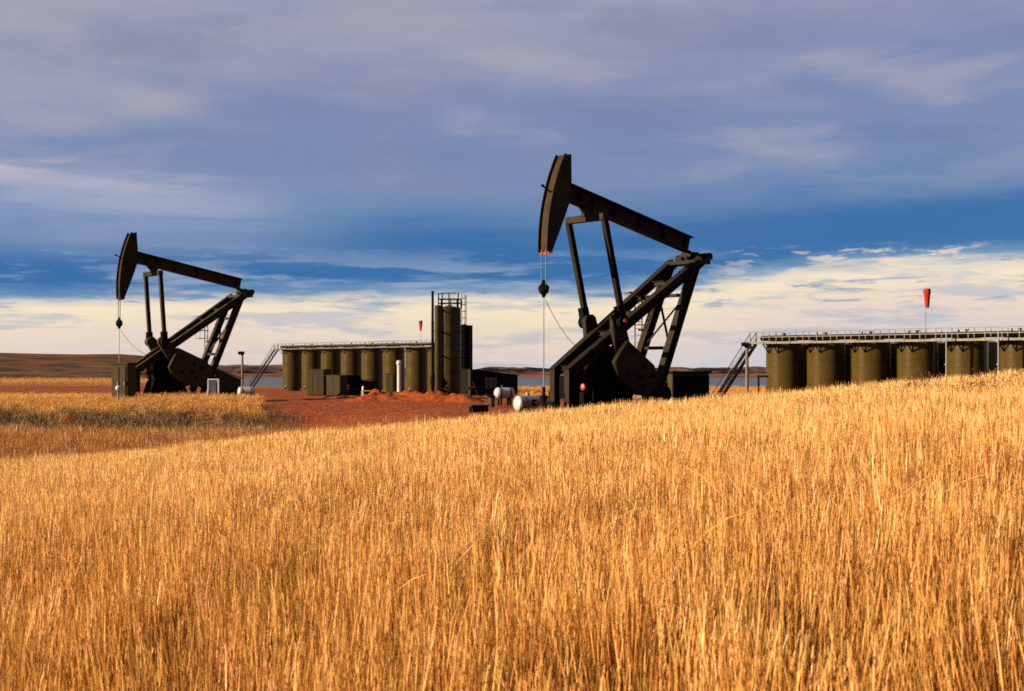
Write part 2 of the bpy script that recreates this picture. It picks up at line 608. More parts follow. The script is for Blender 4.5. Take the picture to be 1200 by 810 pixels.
def height(x, y):
    x = np.asarray(x, float)
    y = np.asarray(y, float)
    q = x / np.maximum(y, 8.0)
    hill = np.clip(0.51 + 0.094 * x * np.where(x > 0, 0.82, 1.0), -2.2, 3.5) + 0.05 * lump(x, y, 0.35, 1.0)
    valley = sstep(-0.04, -0.17, q) * (1 - sstep(66, 83, y))
    mid = -1.25 * valley - 0.35 * (1 - sstep(46, 60, y)) + 0.10 * lump(x, y, 0.16, 3.0) * sstep(40, 55, y) * (1 - 0.7 * sstep(100, 130, y))
    mid = mid + (0.07 * lump(x, y, 1.15, 7.0) + 0.05 * lump(x * 0.35, y, 2.1, 2.0)) * sstep(44, 50, y) * sstep(-0.20, -0.15, q)
    # a low grassed bank in front of the left pump jack
    mid = mid + 0.05 * sstep(-0.17, -0.20, q) * np.exp(-((y - 83.5) / 3.2) ** 2)
    edge = sstep(98, 134, y + 0.12 * x)
    mid = mid * (1 - edge) + PADZ * edge
    crest = 27 + 0.08 * x
    tt = sstep(0, 13, y - crest)
    z = hill * (1 - tt) + mid * tt
    # beyond the pads: gently down to the lake, left hand a ridge
    lm = sstep(-0.195, -0.265, x / np.maximum(y, 8.0)) * sstep(330, 420, y)
    far = PADZ - 0.0127 * np.clip(y - 310, 0, 1400) - 4.5 * sstep(1640, 1760, y)
    rise = 10.6 * sstep(455, 640, y) + 0.9 * lump(x, y, 0.011, 2.0) * sstep(480, 600, y) + 0.3 * lump(x, y, 0.05, 5.0) * sstep(480, 560, y)
    ridge = PADZ + rise - 0.02 * np.clip(y - 900, 0, 1000)
    f = far * (1 - lm) + ridge * lm
    t3 = sstep(300, 330, y)
    return z * (1 - t3) + f * t3


def gz(x, y):
    return float(height(np.array([x]), np.array([y]))[0])


def axis_steps(lo, hi, fine_lo, fine_hi, step, growth):
    a = list(np.arange(fine_lo, fine_hi, step))
    s = step
    v = a[-1]
    while v < hi:
        s *= growth
        v += s
        a.append(min(v, hi))
    s = step
    v = a[0]
    while v > lo:
        s *= growth
        v -= s
        a.insert(0, max(v, lo))
    return np.array(a)


def grid_mesh(name, xs, ys, zf, mat, attrs=None):
    X, Y = np.meshgrid(xs, ys)
    Z = zf(X, Y)
    nx, ny = len(xs), len(ys)
    co = np.stack([X, Y, Z], -1).reshape(-1, 3)
    i = np.arange(nx - 1)[None, :] + np.arange(ny - 1)[:, None] * nx
    faces = np.stack([i, i + 1, i + 1 + nx, i + nx], -1).reshape(-1, 4)
    me = bpy.data.meshes.new(name)
    me.vertices.add(len(co))
    me.vertices.foreach_set('co', co.ravel())
    me.loops.add(faces.size)
    me.loops.foreach_set('vertex_index', faces.ravel())
    me.polygons.add(len(faces))
    me.polygons.foreach_set('loop_start', np.arange(0, faces.size, 4))
    me.polygons.foreach_set('use_smooth', np.ones(len(faces), bool))
    me.update(calc_edges=True)
    for k, fn in (attrs or {}).items():
        a = me.attributes.new(k, 'FLOAT', 'POINT')
        a.data.foreach_set('value', fn(X, Y).ravel().astype(np.float32))
    me.materials.append(M[mat])
    o = bpy.data.objects.new(name, me)
    C.objects.link(o)
    return o


def soil_mask(x, y):
    q = x / np.maximum(y, 8.0)
    s = sstep(43, 50, y) * (1 - sstep(375, 400, y))
    s = s * (1 - sstep(-0.155, -0.185, q) * (1 - sstep(88, 91, y)))          # left grass
    s = s * (1 - sstep(0.005, 0.02, q) * sstep(98, 112, y) * (1 - 0 * y))     # grass behind the right jack
    return s


def scrub_mask(x, y):
    q = x / np.maximum(y, 8.0)
    d = sstep(-0.15, -0.20, q) * sstep(64, 67, y) * (1 - sstep(73, 76, y))    # dark weedy hollow
    r = sstep(-0.19, -0.215, q) * sstep(470, 505, y)
    return np.maximum(d, r)


ground = grid_mesh('ground', axis_steps(-6000, 6000, -42, 48, 0.8, 1.12), axis_steps(-60, 9000, -4, 112, 0.8, 1.07),
                   height, 'ground', {'soil': soil_mask, 'scrub': scrub_mask})
tag(ground, 'rolling prairie ground with red soil pads and dry golden grass slopes', None, None, 'structure')

lake = grid_mesh('lake', np.linspace(-5000, 5000, 12), np.linspace(1500, 3050, 8),
                 lambda X, Y: X * 0 + EYE - 22.0, 'lake')
tag(lake, 'thin strip of blue lake water below the far hills', None, None, 'structure')


def hill_h(X, Y):
    t = sstep(2500, 2750, Y)
    z = np.zeros_like(X)
    flat = X.ravel(), Y.ravel()
    out = np.empty(X.size)
    for i, (a, b_) in enumerate(zip(*flat)):
        r1 = 1 - abs(mnoise.noise((a * 0.0021, b_ * 0.0012, 0.3)) * 2)
        r2 = 1 - abs(mnoise.noise((a * 0.0072, b_ * 0.0038, 4.3)) * 2)
        r3 = mnoise.noise((a * 0.022, b_ * 0.010, 9.1))
        out[i] = 0.46 * r1 + 0.38 * r2 + 0.16 * r3
    n = out.reshape(X.shape)
    body = sstep(3150, 4050, Y) * (1 - 0.8 * sstep(4150, 4700, Y))
    left = 16 * sstep(-350, -900, X)
    z = EYE - 24.5 + 6.5 * t + body * (-2.0 + left * 0.85 + 24 * n) + 1.8 * (n - 0.3) * t - 30 * sstep(4800, 6000, Y)
    return z


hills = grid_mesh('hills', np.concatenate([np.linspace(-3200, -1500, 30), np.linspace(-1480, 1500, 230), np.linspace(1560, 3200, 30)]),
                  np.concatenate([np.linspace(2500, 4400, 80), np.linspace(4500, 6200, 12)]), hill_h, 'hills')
tag(hills, 'far badland hills, slopes toned as cloud shadow with pinkish crests beyond the lake', None, None, 'structure')


# ------------------------------------------------------------------ pump jacks
def make_jack(label, pos, a_deg, beam_deg, pin_deg, cw_deg, tip='head', jk='jack', housing=True, cws=1.0):
    """front-mounted pump jack; local +X runs from the rear pivot to the horse head, +Y is the near side"""
    root = thing('pump_jack', label, 'pump jack', pos, PI + R_(a_deg), 'pump jacks on the red pads')
    P = Vector((0, 0, 6.85))
    ba = R_(beam_deg)
    cb, sb = math.cos(ba), math.sin(ba)

    def B(s, y, t):
        return Vector((s * cb - t * sb, y, P.z + s * sb + t * cb))

    # skid
    sk = MB()
    for y in (-0.62, 0.62):
        sk.ibeam((1.2, y, 0.2), (8.3, y, 0.2), 0.26, 0.4, (0, 1, 0))
    for x in (1.4, 2.6, 3.9, 5.2, 6.6, 7.4, 8.2):
        sk.box((x, 0, 0.2), (0.16, 1.0, 0.26))
    sk.build('skid', 'jack_dark', root)
    # front posts and legs
    for y in (-0.46, 0.46):
        MB().ibeam((7.35, y, 0.4), (7.35, y, 2.02), 0.30, 0.30, (0, 1, 0)).build('front_post', jk, root)
        ys = 0.84 if y > 0 else -0.84
        MB().ibeam((7.42, y, 1.86), (0.40, ys, 6.62), 0.34, 0.40, (0, 1, 0), 0.05, 0.04).build('front_leg', jk, root)
    for k in (0.04, 0.34, 0.52, 0.66, 0.80):
        x = 7.42 + (0.40 - 7.42) * k
        z = 1.86 + (6.62 - 1.86) * k
        w = 0.46 + (0.84 - 0.46) * k
        MB().ibeam((x, -w + 0.1, z), (x, w - 0.1, z), 0.20, 0.2, (1, 0, 0)).build('cross_member', jk, root)
    # rear legs and bracing
    r0, r1 = (3.25, 0.40), (0.66, 6.45)

    def rl(z):
        k = (z - r0[1]) / (r1[1] - r0[1])
        return r0[0] + (r1[0] - r0[0]) * k

    for s in (-1, 1):
        MB().ibeam((r0[0], 0.88 * s, r0[1]), (r1[0], 0.80 * s, r1[1]), 0.34, 0.36, (0, 1, 0), 0.05, 0.04).build('rear_leg', jk, root)
    for z in (2.9, 5.15):
        MB().bar((rl(z), -0.82, z), (rl(z), 0.82, z), 0.16, 0.14).build('cross_member', jk, root)
    for s in (-1, 1):
        MB().bar((rl(3.0), -0.76 * s, 3.0), (rl(5.05), 0.76 * s, 5.05), 0.09, 0.06).build('brace', jk, root)
    # top bearing with the cross shaft
    top = MB()
    top.box((0.35, 0, 6.58), (0.95, 1.9, 0.16))
    top.box((0.0, 0.62, 6.78), (0.5, 0.3, 0.26))
    top.box((0.0, -0.62, 6.78), (0.5, 0.3, 0.26))
    top.tube((-0.05, -1.0, 6.83), (-0.05, 1.0, 6.83), 0.17, 14)
    top.build('centre_bearing', jk, root, bevel=0.012)
    # walking beam
    bm = MB()
    bm.ibeam(B(0.38, 0, 0.45), B(7.48, 0, 0.45), 0.46, 0.68, (0, 1, 0), 0.05, 0.05)
    for s in (0.7, 2.0, 3.4, 4.9, 6.1, 6.8):
        for y in (-0.13, 0.13):
            bm.bar(B(s, y, 0.20), B(s, y, 0.74), 0.18, 0.03, (0, 1, 0))
    beam = bm.build('walking_beam', jk, root)
    MB().box(B(0.2, 0, 0.06), (0.5, 0.6, 0.2)).build('saddle', jk, beam)
    # horse head
    rad = 8.25
    angs = [R_(-15.8 + i * (12.6 + 15.8) / 14) for i in range(15)]
    front = [(rad * math.cos(a), rad * math.sin(a)) for a in angs]
    back = [(7.80, 1.90), (7.52, 0.88), (7.38, 0.10), (7.50, -0.75), (7.76, -2.16)]
    hd = MB()
    hd.prism(front + back, -0.27, 0.27, lambda x, y, z: tuple(B(x, y, z)))
    head = hd.build('horse_head', 'head', root, bevel=0.02)
    for s in (-1, 1):                      # raised wire-line flanges round the arc
        rim = MB()
        for a0, a1 in zip(angs[:-1], angs[1:]):
            p = B(rad * math.cos(a0) * 1.004, 0.285 * s, rad * math.sin(a0) * 1.004)
            q = B(rad * math.cos(a1) * 1.004, 0.285 * s, rad * math.sin(a1) * 1.004)
            rim.bar(p, q, 0.03, 0.16, (0, 1, 0))
        rim.build('rim', 'head', head)
    cap = MB()
    cap.prism([(7.76, -2.16), (rad * math.cos(angs[0]) + 0.03, rad * math.sin(angs[0])),
               (rad * math.cos(angs[0]) - 0.02, rad * math.sin(angs[0]) - 0.09), (7.77, -2.25)], -0.29, 0.29,
              lambda x, y, z: tuple(B(x, y, z)))
    cap.build('tip_plate', tip, head)
    rod = MB()
    rod.tube(B(7.8, 0.0, 0.05), B(8.72, 0.0, 0.28), 0.035, 8)
    rod.tube(B(8.66, 0, 0.27), B(8.76, 0, 0.29), 0.06, 8)
    rod.build('spike', jk, head)
    # equaliser
    E = B(6.20, 0, -0.28)
    eq = MB()
    eq.bar(E + Vector((0, -1.2, 0)), E + Vector((0, 1.2, 0)), 0.30, 0.28)
    eq.bar(B(6.2, 0, -0.25), B(6.2, 0, 0.16), 0.40, 0.30, (1, 0, 0))
    eq.bar(B(6.65, 0, 0.12), B(6.2, 0, -0.20), 0.2, 0.1, (0, 1, 0))
    eq.build('equalizer', 'head', root, bevel=0.02)
    # cranks, pitmans, counterweights
    S = Vector((4.80, 0, 2.25))
    Rc = 1.75
    pa, wa = R_(pin_deg), R_(cw_deg)
    pin = S + Vector((math.cos(pa), 0, math.sin(pa))) * Rc
    for s in (-1, 1):
        yy = 1.12 * s
        MB().ibeam(E + Vector((0, yy, -0.1)), pin + Vector((0, yy, 0.35)), 0.20, 0.22, (0, 1, 0)).build('pitman', jk, root)
        pb = MB()
        pb.tube(pin + Vector((0, yy - 0.18, 0)), pin + Vector((0, yy + 0.18, 0)), 0.26, 14)
        d_ = (E - pin).normalized()
        pb.bar(pin + Vector((0, yy, 0)), pin + Vector((0, yy, 0)) + d_ * 0.62, 0.30, 0.34, (0, 1, 0))
        pb.build('pin_bearing', 'jack_dark', root)
        cr = MB()
        u = Vector((math.cos(pa), 0, math.sin(pa)))
        v = Vector((-u.z, 0, u.x))
        yc = 0.86 * s

        def cmap(x, y, z, yc=yc):
            return tuple(S + u * x + v * z + Vector((0, yc + y, 0)))
        poly = [(Rc + 0.30, -0.16), (Rc + 0.30, 0.16), (Rc + 0.16, 0.30), (0.4, 0.46), (-0.5, 0.50), (-0.5, -0.50), (0.4, -0.46), (Rc + 0.16, -0.30)]
        cr.prism(poly, -0.12, 0.12, cmap)
        cr.build('crank', jk, root, bevel=0.02)
        cu = Vector((math.cos(wa), 0, math.sin(wa)))
        cv = Vector((-cu.z, 0, cu.x))

        def wmap(x, y, z, yc=yc):
            return tuple(S + cu * x + cv * z + Vector((0, yc + y, 0)))
        poly = [(-0.75, -0.80), (1.35, -0.92), (1.95, -0.62), (2.10, -0.1), (1.95, 0.52), (1.45, 0.84), (0.55, 0.98), (-0.25, 0.94), (-0.75, 0.55)]
        poly = [(a * (cws if a > 0 else 0.9), b * cws) for a, b in poly]
        w = MB().prism(poly, -0.02 + 0.1 * s, 0.30 * s + 0.1 * s, wmap).build('counterweight', jk, root, bevel=0.03)
        for bx_, bz_ in ((-0.2, -0.45), (0.2, 0.4), (0.7, -0.4), (1.15, 0.3), (1.3, -0.4), (0.8, 0.1)):
            p = wmap(bx_, 0.40 * s, bz_)
            q = wmap(bx_, 0.46 * s, bz_)
            MB().tube(p, q, 0.09, 8).build('bolt', 'jack_dark', w)
        MB().tube(pin + Vector((0, yy + 0.18 * s, 0)), pin + Vector((0, yy + 0.27 * s, 0)), 0.09, 12).build('pin_cap', 'red' if housing else 'jack_dark', root)
    # gear reducer on its pedestal
    g = MB()
    g.prism([(4.35, 1.25), (6.25, 1.25), (6.35, 1.75), (6.2, 2.55), (5.6, 2.95), (4.9, 2.95), (4.3, 2.5)], -0.52, 0.52)
    g.tube((5.25, -0.95, 2.25), (5.25, 0.95, 2.25), 0.26, 14)
    g.tube((4.2, -0.7, 1.7), (4.2, 0.7, 1.7), 0.14, 12)
    g.build('gear_reducer', 'jack_dark', root, bevel=0.03)
    pd = MB()
    for y in (-0.5, 0.5):
        pd.prism([(4.1, 0.4), (6.6, 0.4), (6.3, 1.25), (4.35, 1.25)], y - 0.06, y + 0.06)
    pd.box((5.3, 0, 0.80), (1.6, 0.88, 0.78))
    pd.build('pedestal', 'jack_dark', root)
    # belt guard, motor and brake linkage
    bgd = MB()
    a0 = Vector((4.2, 0.62, 1.7))
    b0 = Vector((2.35, 0.62, 0.95))
    bgd.bar(a0, b0, 0.24, 0.95, (0, 1, 0))
    bgd.tube(a0 + Vector((0, -0.12, 0)), a0 + Vector((0, 0.12, 0)), 0.62, 20)
    bgd.tube(b0 + Vector((0, -0.12, 0)), b0 + Vector((0, 0.12, 0)), 0.36, 16)
    bgd.build('belt_guard', 'jack_dark', root)
    mo = MB()
    mo.lathe([(0.2, -0.45), (0.32, -0.40), (0.32, 0.35), (0.22, 0.42)], 16, (2.35, 0, 0.95), 'Y')
    mo.box((2.35, 0, 0.52), (0.7, 0.8, 0.26))
    mo.build('motor', 'jack_dark', root)
    bk = MB()
    bk.bar((6.35, 0.72, 1.55), (7.35, 0.64, 1.75), 0.05, 0.05)
    bk.bar((6.9, 0.70, 1.70), (6.0, 0.72, 2.75), 0.06, 0.08)
    bk.tube((6.6, 0.3, 1.9), (6.6, 0.3, 2.3), 0.09, 8)
    bk.tube((6.75, -0.1, 1.85), (6.75, -0.1, 2.15), 0.12, 8)
    bk.build('brake_linkage', jk, root)
    if housing:
        dk = MB()
        dk.box((6.85, 0, 1.28), (0.9, 1.15, 0.9))
        dk.box((6.3, 0.85, 0.85), (0.5, 0.3, 0.8))
        dk.build('tool_housing', 'black', root, bevel=0.02)
    # ladder with safety cage on the far side
    ld = MB()
    lx, ly = 2.05, -1.25
    for y in (-0.22, 0.22):
        ld.bar((lx, ly + y, 0.2), (lx, ly + y, 5.3), 0.04, 0.05)
    z = 0.45
    while z < 5.2:
        ld.tube((lx, ly - 0.22, z), (lx, ly + 0.22, z), 0.018, 6)
        z += 0.30
    lad = ld.build('ladder', 'galv', root)
    cg = MB()
    hoops = (3.9, 4.4, 4.9, 5.3)
    pts0 = [(lx + 0.38 * (1 + math.cos(PI + PI * (i / 8 - 0.5) * 1.25)) - 0.0, ly + 0.36 * math.sin(PI * (i / 8 - 0.5) * 1.25)) for i in range(9)]
    for z in hoops:
        cg.path([(x_, y_, z) for x_, y_ in [(lx + 0.72 * math.cos(PI * (i / 8 - 0.5)), ly + 0.36 * math.sin(PI * (i / 8 - 0.5))) for i in range(9)]], 0.022, 5)
    for i in (1, 4, 7):
        a = PI * (i / 8 - 0.5)
        cg.tube((lx + 0.72 * math.cos(a), ly + 0.36 * math.sin(a), 3.9), (lx + 0.72 * math.cos(a), ly + 0.36 * math.sin(a), 5.3), 0.018, 5)
    cg.build('safety_cage', 'galv', lad)
    for z in (1.6, 3.7):
        MB().bar((lx, ly, z), (rl(z), -0.87, z), 0.07, 0.10).build('ladder_bracket', jk, root)
    # bridle, carrier bar, polished rod
    hp = B(rad * math.cos(angs[0]), 0, rad * math.sin(angs[0]))
    hx = hp.x + 0.05
    zc = hp.z - 1.42
    for y in (-0.14, 0.14):
        MB().path([(hx, y, hp.z + 0.1), (hx, y, zc)], 0.022, 6).build('bridle_rope', 'cable', root)
    cbm = MB()
    cbm.lathe([(0.06, -0.34), (0.09, -0.24), (0.20, -0.12), (0.20, 0.10), (0.10, 0.22), (0.05, 0.36)], 12, (hx, 0, zc - 0.05))
    cbm.box((hx, 0, zc - 0.02), (0.16, 0.5, 0.16))
    cbm.build('carrier_bar', 'jack_dark', root)
    MB().tube((hx, 0, zc - 0.3), (hx, 0, 1.35), 0.020, 8).build('polished_rod', 'steel', root)
    cu_ = MB()
    p0, p1 = Vector((hx - 0.1, 0, zc - 0.5)), Vector((6.35, 0.05, 2.75))
    pts = []
    for i in range(15):
        k = i / 14
        p = p0.lerp(p1, k)
        p.z -= 0.55 * 4 * k * (1 - k) * 0.5
        pts.append(p)
    cu_.path(pts, 0.013, 5)
    cu_.build('signal_cable', 'cable', root)
    root['well_x'] = hx
    return root, hx


def jack_world(root, p):
    th = root.rotation_euler[2]
    return (root.location.x + p[0] * math.cos(th) - p[1] * math.sin(th),
            root.location.y + p[0] * math.sin(th) + p[1] * math.cos(th), root.location.z + p[2])


JR = (px(812, 61.7), 61.7, 0.0)
JL = (px(286.5, 90.6), 90.6, 0.0)
jack_r, hxr = make_jack('large dark pump jack with tall horse head behind the golden grass', JR, 37.5, 14.6, 78, 218, 'red', cws=0.84)
jack_l, hxl = make_jack('smaller distant pump jack, toned lighter as if lit, standing beside the olive cabinet', JL, 37, 11.3, 52, 207, 'head', 'jack_lit', False)
del jack_r['well_x'], jack_l['well_x']


def wellhead(root, hx, label):
    p = jack_world(root, (hx, 0, 0))
    w = thing('wellhead', label, 'wellhead', (p[0], p[1], gz(p[0], p[1]) - 0.03), root.rotation_euler[2], 'wellheads under the horse heads')
    MB().lathe([(0.26, 0.0), (0.26, 0.18), (0.17, 0.20), (0.17, 0.5), (0.24, 0.52), (0.24, 0.6), (0.13, 0.62), (0.13, 0.95), (0.18, 0.97), (0.18, 1.06), (0.07, 1.1), (0.07, 1.42)], 16).build('casing', 'jack_dark', w)
    MB().tube((0, -0.6, 0.78), (0, 0.6, 0.78), 0.06, 10).tube((0, 0.55, 0.78), (0, 0.55, 0.2), 0.06, 10).build('flow_line', 'jack_dark', w)
    MB().lathe([(0.12, 0), (0.14, 0.02), (0.14, 0.05), (0.12, 0.07)], 14, (0.0, -0.66, 0.78), 'Y').build('valve_wheel', 'black', w)


wellhead(jack_r, hxr, 'wellhead under the large right pump jack horse head')
wellhead(jack_l, hxl, 'wellhead under the smaller left pump jack horse head')

# red drums either side of the right jack's front posts
for s, lab in ((1, 'black drum with red dished end, right of the large pump jack front posts'), (-1, 'black drum with red dished end, left of the large pump jack front posts')):
    p = jack_world(jack_r, (7.05, 0.98 * s, 1.30))
    d = thing('red_drum', lab, 'drum', (p[0], p[1], gz(p[0], p[1]) - 0.02), jack_r.rotation_euler[2], 'red drums on the right pump jack')
    h = p[2] - d.location.z
    MB().lathe([(0.135, 0.05), (0.135, -0.18), (0.12, -0.24), (0.05, -0.27)], 18, (0, 0, h), 'X').build('shell', 'black', d)
    MB().lathe([(0.02, 0.10), (0.07, 0.095), (0.115, 0.075), (0.14, 0.05), (0.14, 0.02)], 18, (0, 0, h), 'X').build('dished_end', 'red', d)
    MB().box((0.05, 0, (h - 0.2) / 2), (0.12, 0.26, h - 0.2)).box((0.05, 0, 0.03), (0.4, 0.5, 0.06)).build('stand', 'black', d)


# ------------------------------------------------------------------ tank batteries
def tank(label, x, y, z, r, h, rz, group, seed):
    t = thing('storage_tank', label, 'tank', (x, y, z), rz, group)
    prof = [(r, 0.0)]
    rings = max(3, int(h / 2.1))
    for k in range(1, rings):                     # welded courses stand a hair proud
        zz = h * k / rings
        prof += [(r, zz - 0.05), (r + 0.014, zz - 0.03), (r + 0.014, zz + 0.03), (r, zz + 0.05)]
    prof += [(r, h - 0.08), (r + 0.05, h - 0.07), (r + 0.05, h)]
    sh = MB().lathe(prof, 48).build('shell', 'olive', t)
    MB().lathe([(r + 0.03, h), (r * 0.5, h + 0.28), (0.02, h + 0.5)], 48).build('roof', 'olive', t)
    v = MB()
    v.tube((0, 0, h + 0.3), (0, 0, h + 0.85), 0.12, 10)
    v.tube((0, 0, h + 0.85), (0, 0, h + 0.95), 0.20, 10)
    v.build('vent', 'olive', t)
    MB().lathe([(0.26, 0), (0.26, 0.28), (0.3, 0.3), (0.3, 0.38), (0.1, 0.44)], 14, (0, -r * 0.62, h + 0.16)).build('thief_hatch', 'galv', t)
    mw = MB().lathe([(0.36, 0), (0.36, 0.10), (0.30, 0.13), (0.05, 0.14)], 18, (0, 0, 0), 'Y').build('manway', 'olive', t)
    mw.rotation_euler = (0, 0, PI)
    mw.location = (0.35, -math.sqrt(r * r - 0.35 ** 2) + 0.03, 0.75)
    MB().tube((-0.6, -r - 0.25, 0.3), (-0.6, -r + 0.4, 0.3), 0.07, 8).tube((-0.6, -r - 0.05, 0.3), (-0.6, -r - 0.05, 0.62), 0.05, 8).build('drain_valve', 'steel', t)
    return t


def row_positions(starts, D0, D1, px0, px1, rpx_m):
    """tank centres along a straight row; starts are left edges seen in the photo"""
    out = []
    for s in starts:
        u = (s - px0) / (px1 - px0)
        D = 1.0 / ((1 - u) / D0 + u / D1)
        out.append((px(s, D), D))
    return out


def battery(centres, r, h, zbase, words, group, side, pitch, rail_mat='galv'):
    """tanks along a row with a catwalk on the camera side"""
    P0 = Vector((*centres[0], 0))
    P1 = Vector((*centres[-1], 0))
    d = (P1 - P0).normalized()
    nrm = Vector((d.y, -d.x, 0))                  # towards the camera
    rz = math.atan2(d.y, d.x)
    for i, (x, y) in enumerate(centres):
        tank(words[i], x, y, zbase, r, h, rz, group, i)
    return P0, P1, d, nrm, rz


def catwalk(name_label, P0, P1, d, nrm, rz, r, ztop, posts_every, cat_group, centres, over=1.2):
    L = (P1 - P0).length + over * 2
    org = P0 - d * over + nrm * (r + 0.52)
    c = thing('catwalk', name_label, 'catwalk', (org.x, org.y, ztop), rz, cat_group)
    # local: +X along the row, -Y towards the camera
    n = int(L / 2.4) + 1
    seg = L / n
    for i in range(n):
        dk = MB()
        dk.box(((i + 0.5) * seg, 0, -0.03), (seg - 0.03, 0.92, 0.05))
        dk.build('deck_panel', 'olive_box', c)
        MB().box(((i + 0.5) * seg, -0.485, 0.02), (seg - 0.04, 0.02, 0.20)).build('toe_board', 'galv', c)
    m = int(L / posts_every) + 1
    for i in range(m + 1):
        x = min(i * posts_every, L)
        for y in (-0.50, 0.48):
            MB().box((x, y, 0.5), (0.06, 0.06, 1.1)).build('post', rail_mat_name, c)
    for y in (-0.50, 0.48):
        MB().bar((0, y, 1.07), (L, y, 1.07), 0.07, 0.07).build('handrail', rail_mat_name, c)
        MB().bar((0, y, 0.58), (L, y, 0.58), 0.05, 0.05).build('mid_rail', rail_mat_name, c)
    for (x, y) in centres:
        t = (Vector((x, y, 0)) - (P0 - d * over)).dot(d)
        for o in (-0.55, 0.55):
            b = MB()
            b.bar((t + o, -0.45, -0.10), (t + o, 0.62, -0.10), 0.08, 0.10)
            b.bar((t + o, -0.40, -0.14), (t + o, 0.56, -0.95), 0.08, 0.08)
            b.bar((t + o, 0.57, -0.05), (t + o, 0.57, -1.0), 0.08, 0.07)
            b.build('bracket', 'jack_dark', c)
    return c, org, L


rail_mat_name = 'galv'


def pipe_run(label, org, d, rz, L, ztop, centres, P0, over, r, group):
    p = thing('manifold_pipe', label, 'pipe', (org.x, org.y, ztop), rz, group)
    MB().tube((0.3, 0.95, 0.48), (L - 0.3, 0.95, 0.48), 0.27, 12).build('main_pipe', 'jack_dark', p)
    for (x, y) in centres:
        t = (Vector((x, y, 0)) - (P0 - d * over)).dot(d)
        e = MB()
        e.tube((t, 0.95, 0.1), (t, 0.95, 0.5), 0.13, 10)
        e.tube((t, 0.95, 0.44), (t, 0.95, 0.52), 0.24, 12)
        e.tube((t - 0.02, 0.95, 0.6), (t - 0.02, 0.95, 0.95), 0.07, 8)
        e.build('branch', 'olive', p)


def stair(label, top, d_down, zt, zb, run, group):
    """open stair from a catwalk end down to the ground; d_down is a unit plan vector"""
    rz = math.atan2(d_down.y, d_down.x)
    s = thing('stair', label, 'stairs', (top.x + d_down.x * run, top.y + d_down.y * run, zb), rz + PI, group)
    H = zt - zb                       # local +X climbs towards the catwalk
    for y in (-0.42, 0.42):
        MB().bar((0, y, 0.05), (run, y, H - 0.05), 0.08, 0.34, (0, 1, 0)).build('stringer', 'jack_dark', s)
        MB().bar((0.05, y, 1.05), (run, y, H + 1.05), 0.06, 0.06, (0, 1, 0)).build('handrail', 'jack', s)
        MB().bar((0.05, y, 0.60), (run, y, H + 0.58), 0.04, 0.04, (0, 1, 0)).build('mid_rail', 'galv', s)
        k = int(run / 1.3) + 1
        for i in range(k + 1):
            x = run * i / k
            MB().box((min(max(x, 0.05), run - 0.05), y, H * x / run + 0.52), (0.05, 0.05, 1.1)).build('post', 'galv', s)
    n = int(H / 0.22)
    for i in range(n):
        k = (i + 0.5) / n
        MB().box((run * k, 0, H * k), (0.20, 0.78, 0.035)).build('tread', 'jack_dark', s)
    return s


# right-hand battery
R_ST = [898, 946, 998, 1052, 1109.6, 1171, 1236]
R_R, R_H = 1.78, 7.15
rc = []
for s in R_ST:
    u = (s - 898) / (1171 - 898)
    D = 1.0 / ((1 - u) / 139.0 + u / 121.0)
    rc.append((px(s + R_R * F / D, D), D))
ordinal = ['first', 'second', 'third', 'fourth', 'fifth', 'sixth', 'seventh']
words = ['first olive tank at the stair end of the right battery'] + \
        [f'{ordinal[i]} olive tank from the stair end of the right battery' for i in range(1, 5)] + \
        ['sixth olive tank of the right battery, cut by the right picture edge',
         'seventh olive tank of the right battery, beyond the picture edge']
rc, words = rc[:6], words[:6]
P0, P1, d, nrm, rz = battery(rc, R_R, R_H, PADZ, words, 'tanks of the right battery', 1, 0)
ZR = PADZ + R_H - 0.05
cw, org, L = catwalk('railed catwalk along the tops of the right tank row', P0, P1, d, nrm, rz, R_R, ZR, 1.55, 'catwalks on the tank batteries', rc, 2.0)
pipe_run('thick olive pipe running behind the right catwalk rail', org, d, rz, L, ZR, rc, P0, 2.0, R_R, 'pipes over the tanks')
stair('steep open stair climbing to the right tank catwalk', org, -d, ZR, PADZ, 5.7, 'stairs up to the catwalks')
# second row added behind, enlarged and offset so its shaded sides darken the gaps
back_words = [f'added back row tank darkening the gap right of the {ordinal[i]} front tank' for i in range(6)]
for i in range(5):
    a, b_ = Vector((*rc[i], 0)), Vector((*rc[i + 1], 0))
    mid = (a + b_) / 2
    los = mid.normalized()
    q = mid + los * 7.2 + Vector((-los.y, los.x, 0)) * 1.55
    tank(back_words[i], q.x, q.y, PADZ, R_R + 0.45, R_H - 0.15, rz, 'added back row tanks of the right battery', 20 + i)
# white standpipes between tanks
for x, lab in ((1109, 'white standpipe between the fourth and fifth right battery tanks'), (1170, 'white standpipe between the fifth and sixth right battery tanks')):
    u = (x - 898) / 273.0
    D = 1.0 / ((1 - u) / 139.0 + u / 121.0) - 2.6
    s = thing('standpipe', lab, 'pipe', (px(x, D), D, PADZ - 0.03), rz, 'white standpipes')
    MB().tube((0, 0, 0), (0, 0, pz(388, D) - PADZ), 0.06, 10).build('riser', 'silver', s)
    MB().lathe([(0.17, 0), (0.17, 0.06), (0.11, 0.08)], 10, (0, 0, 0.5)).lathe([(0.17, 0), (0.17, 0.06), (0.11, 0.08)], 10, (0, 0, 5.0)).build('flange', 'silver', s)

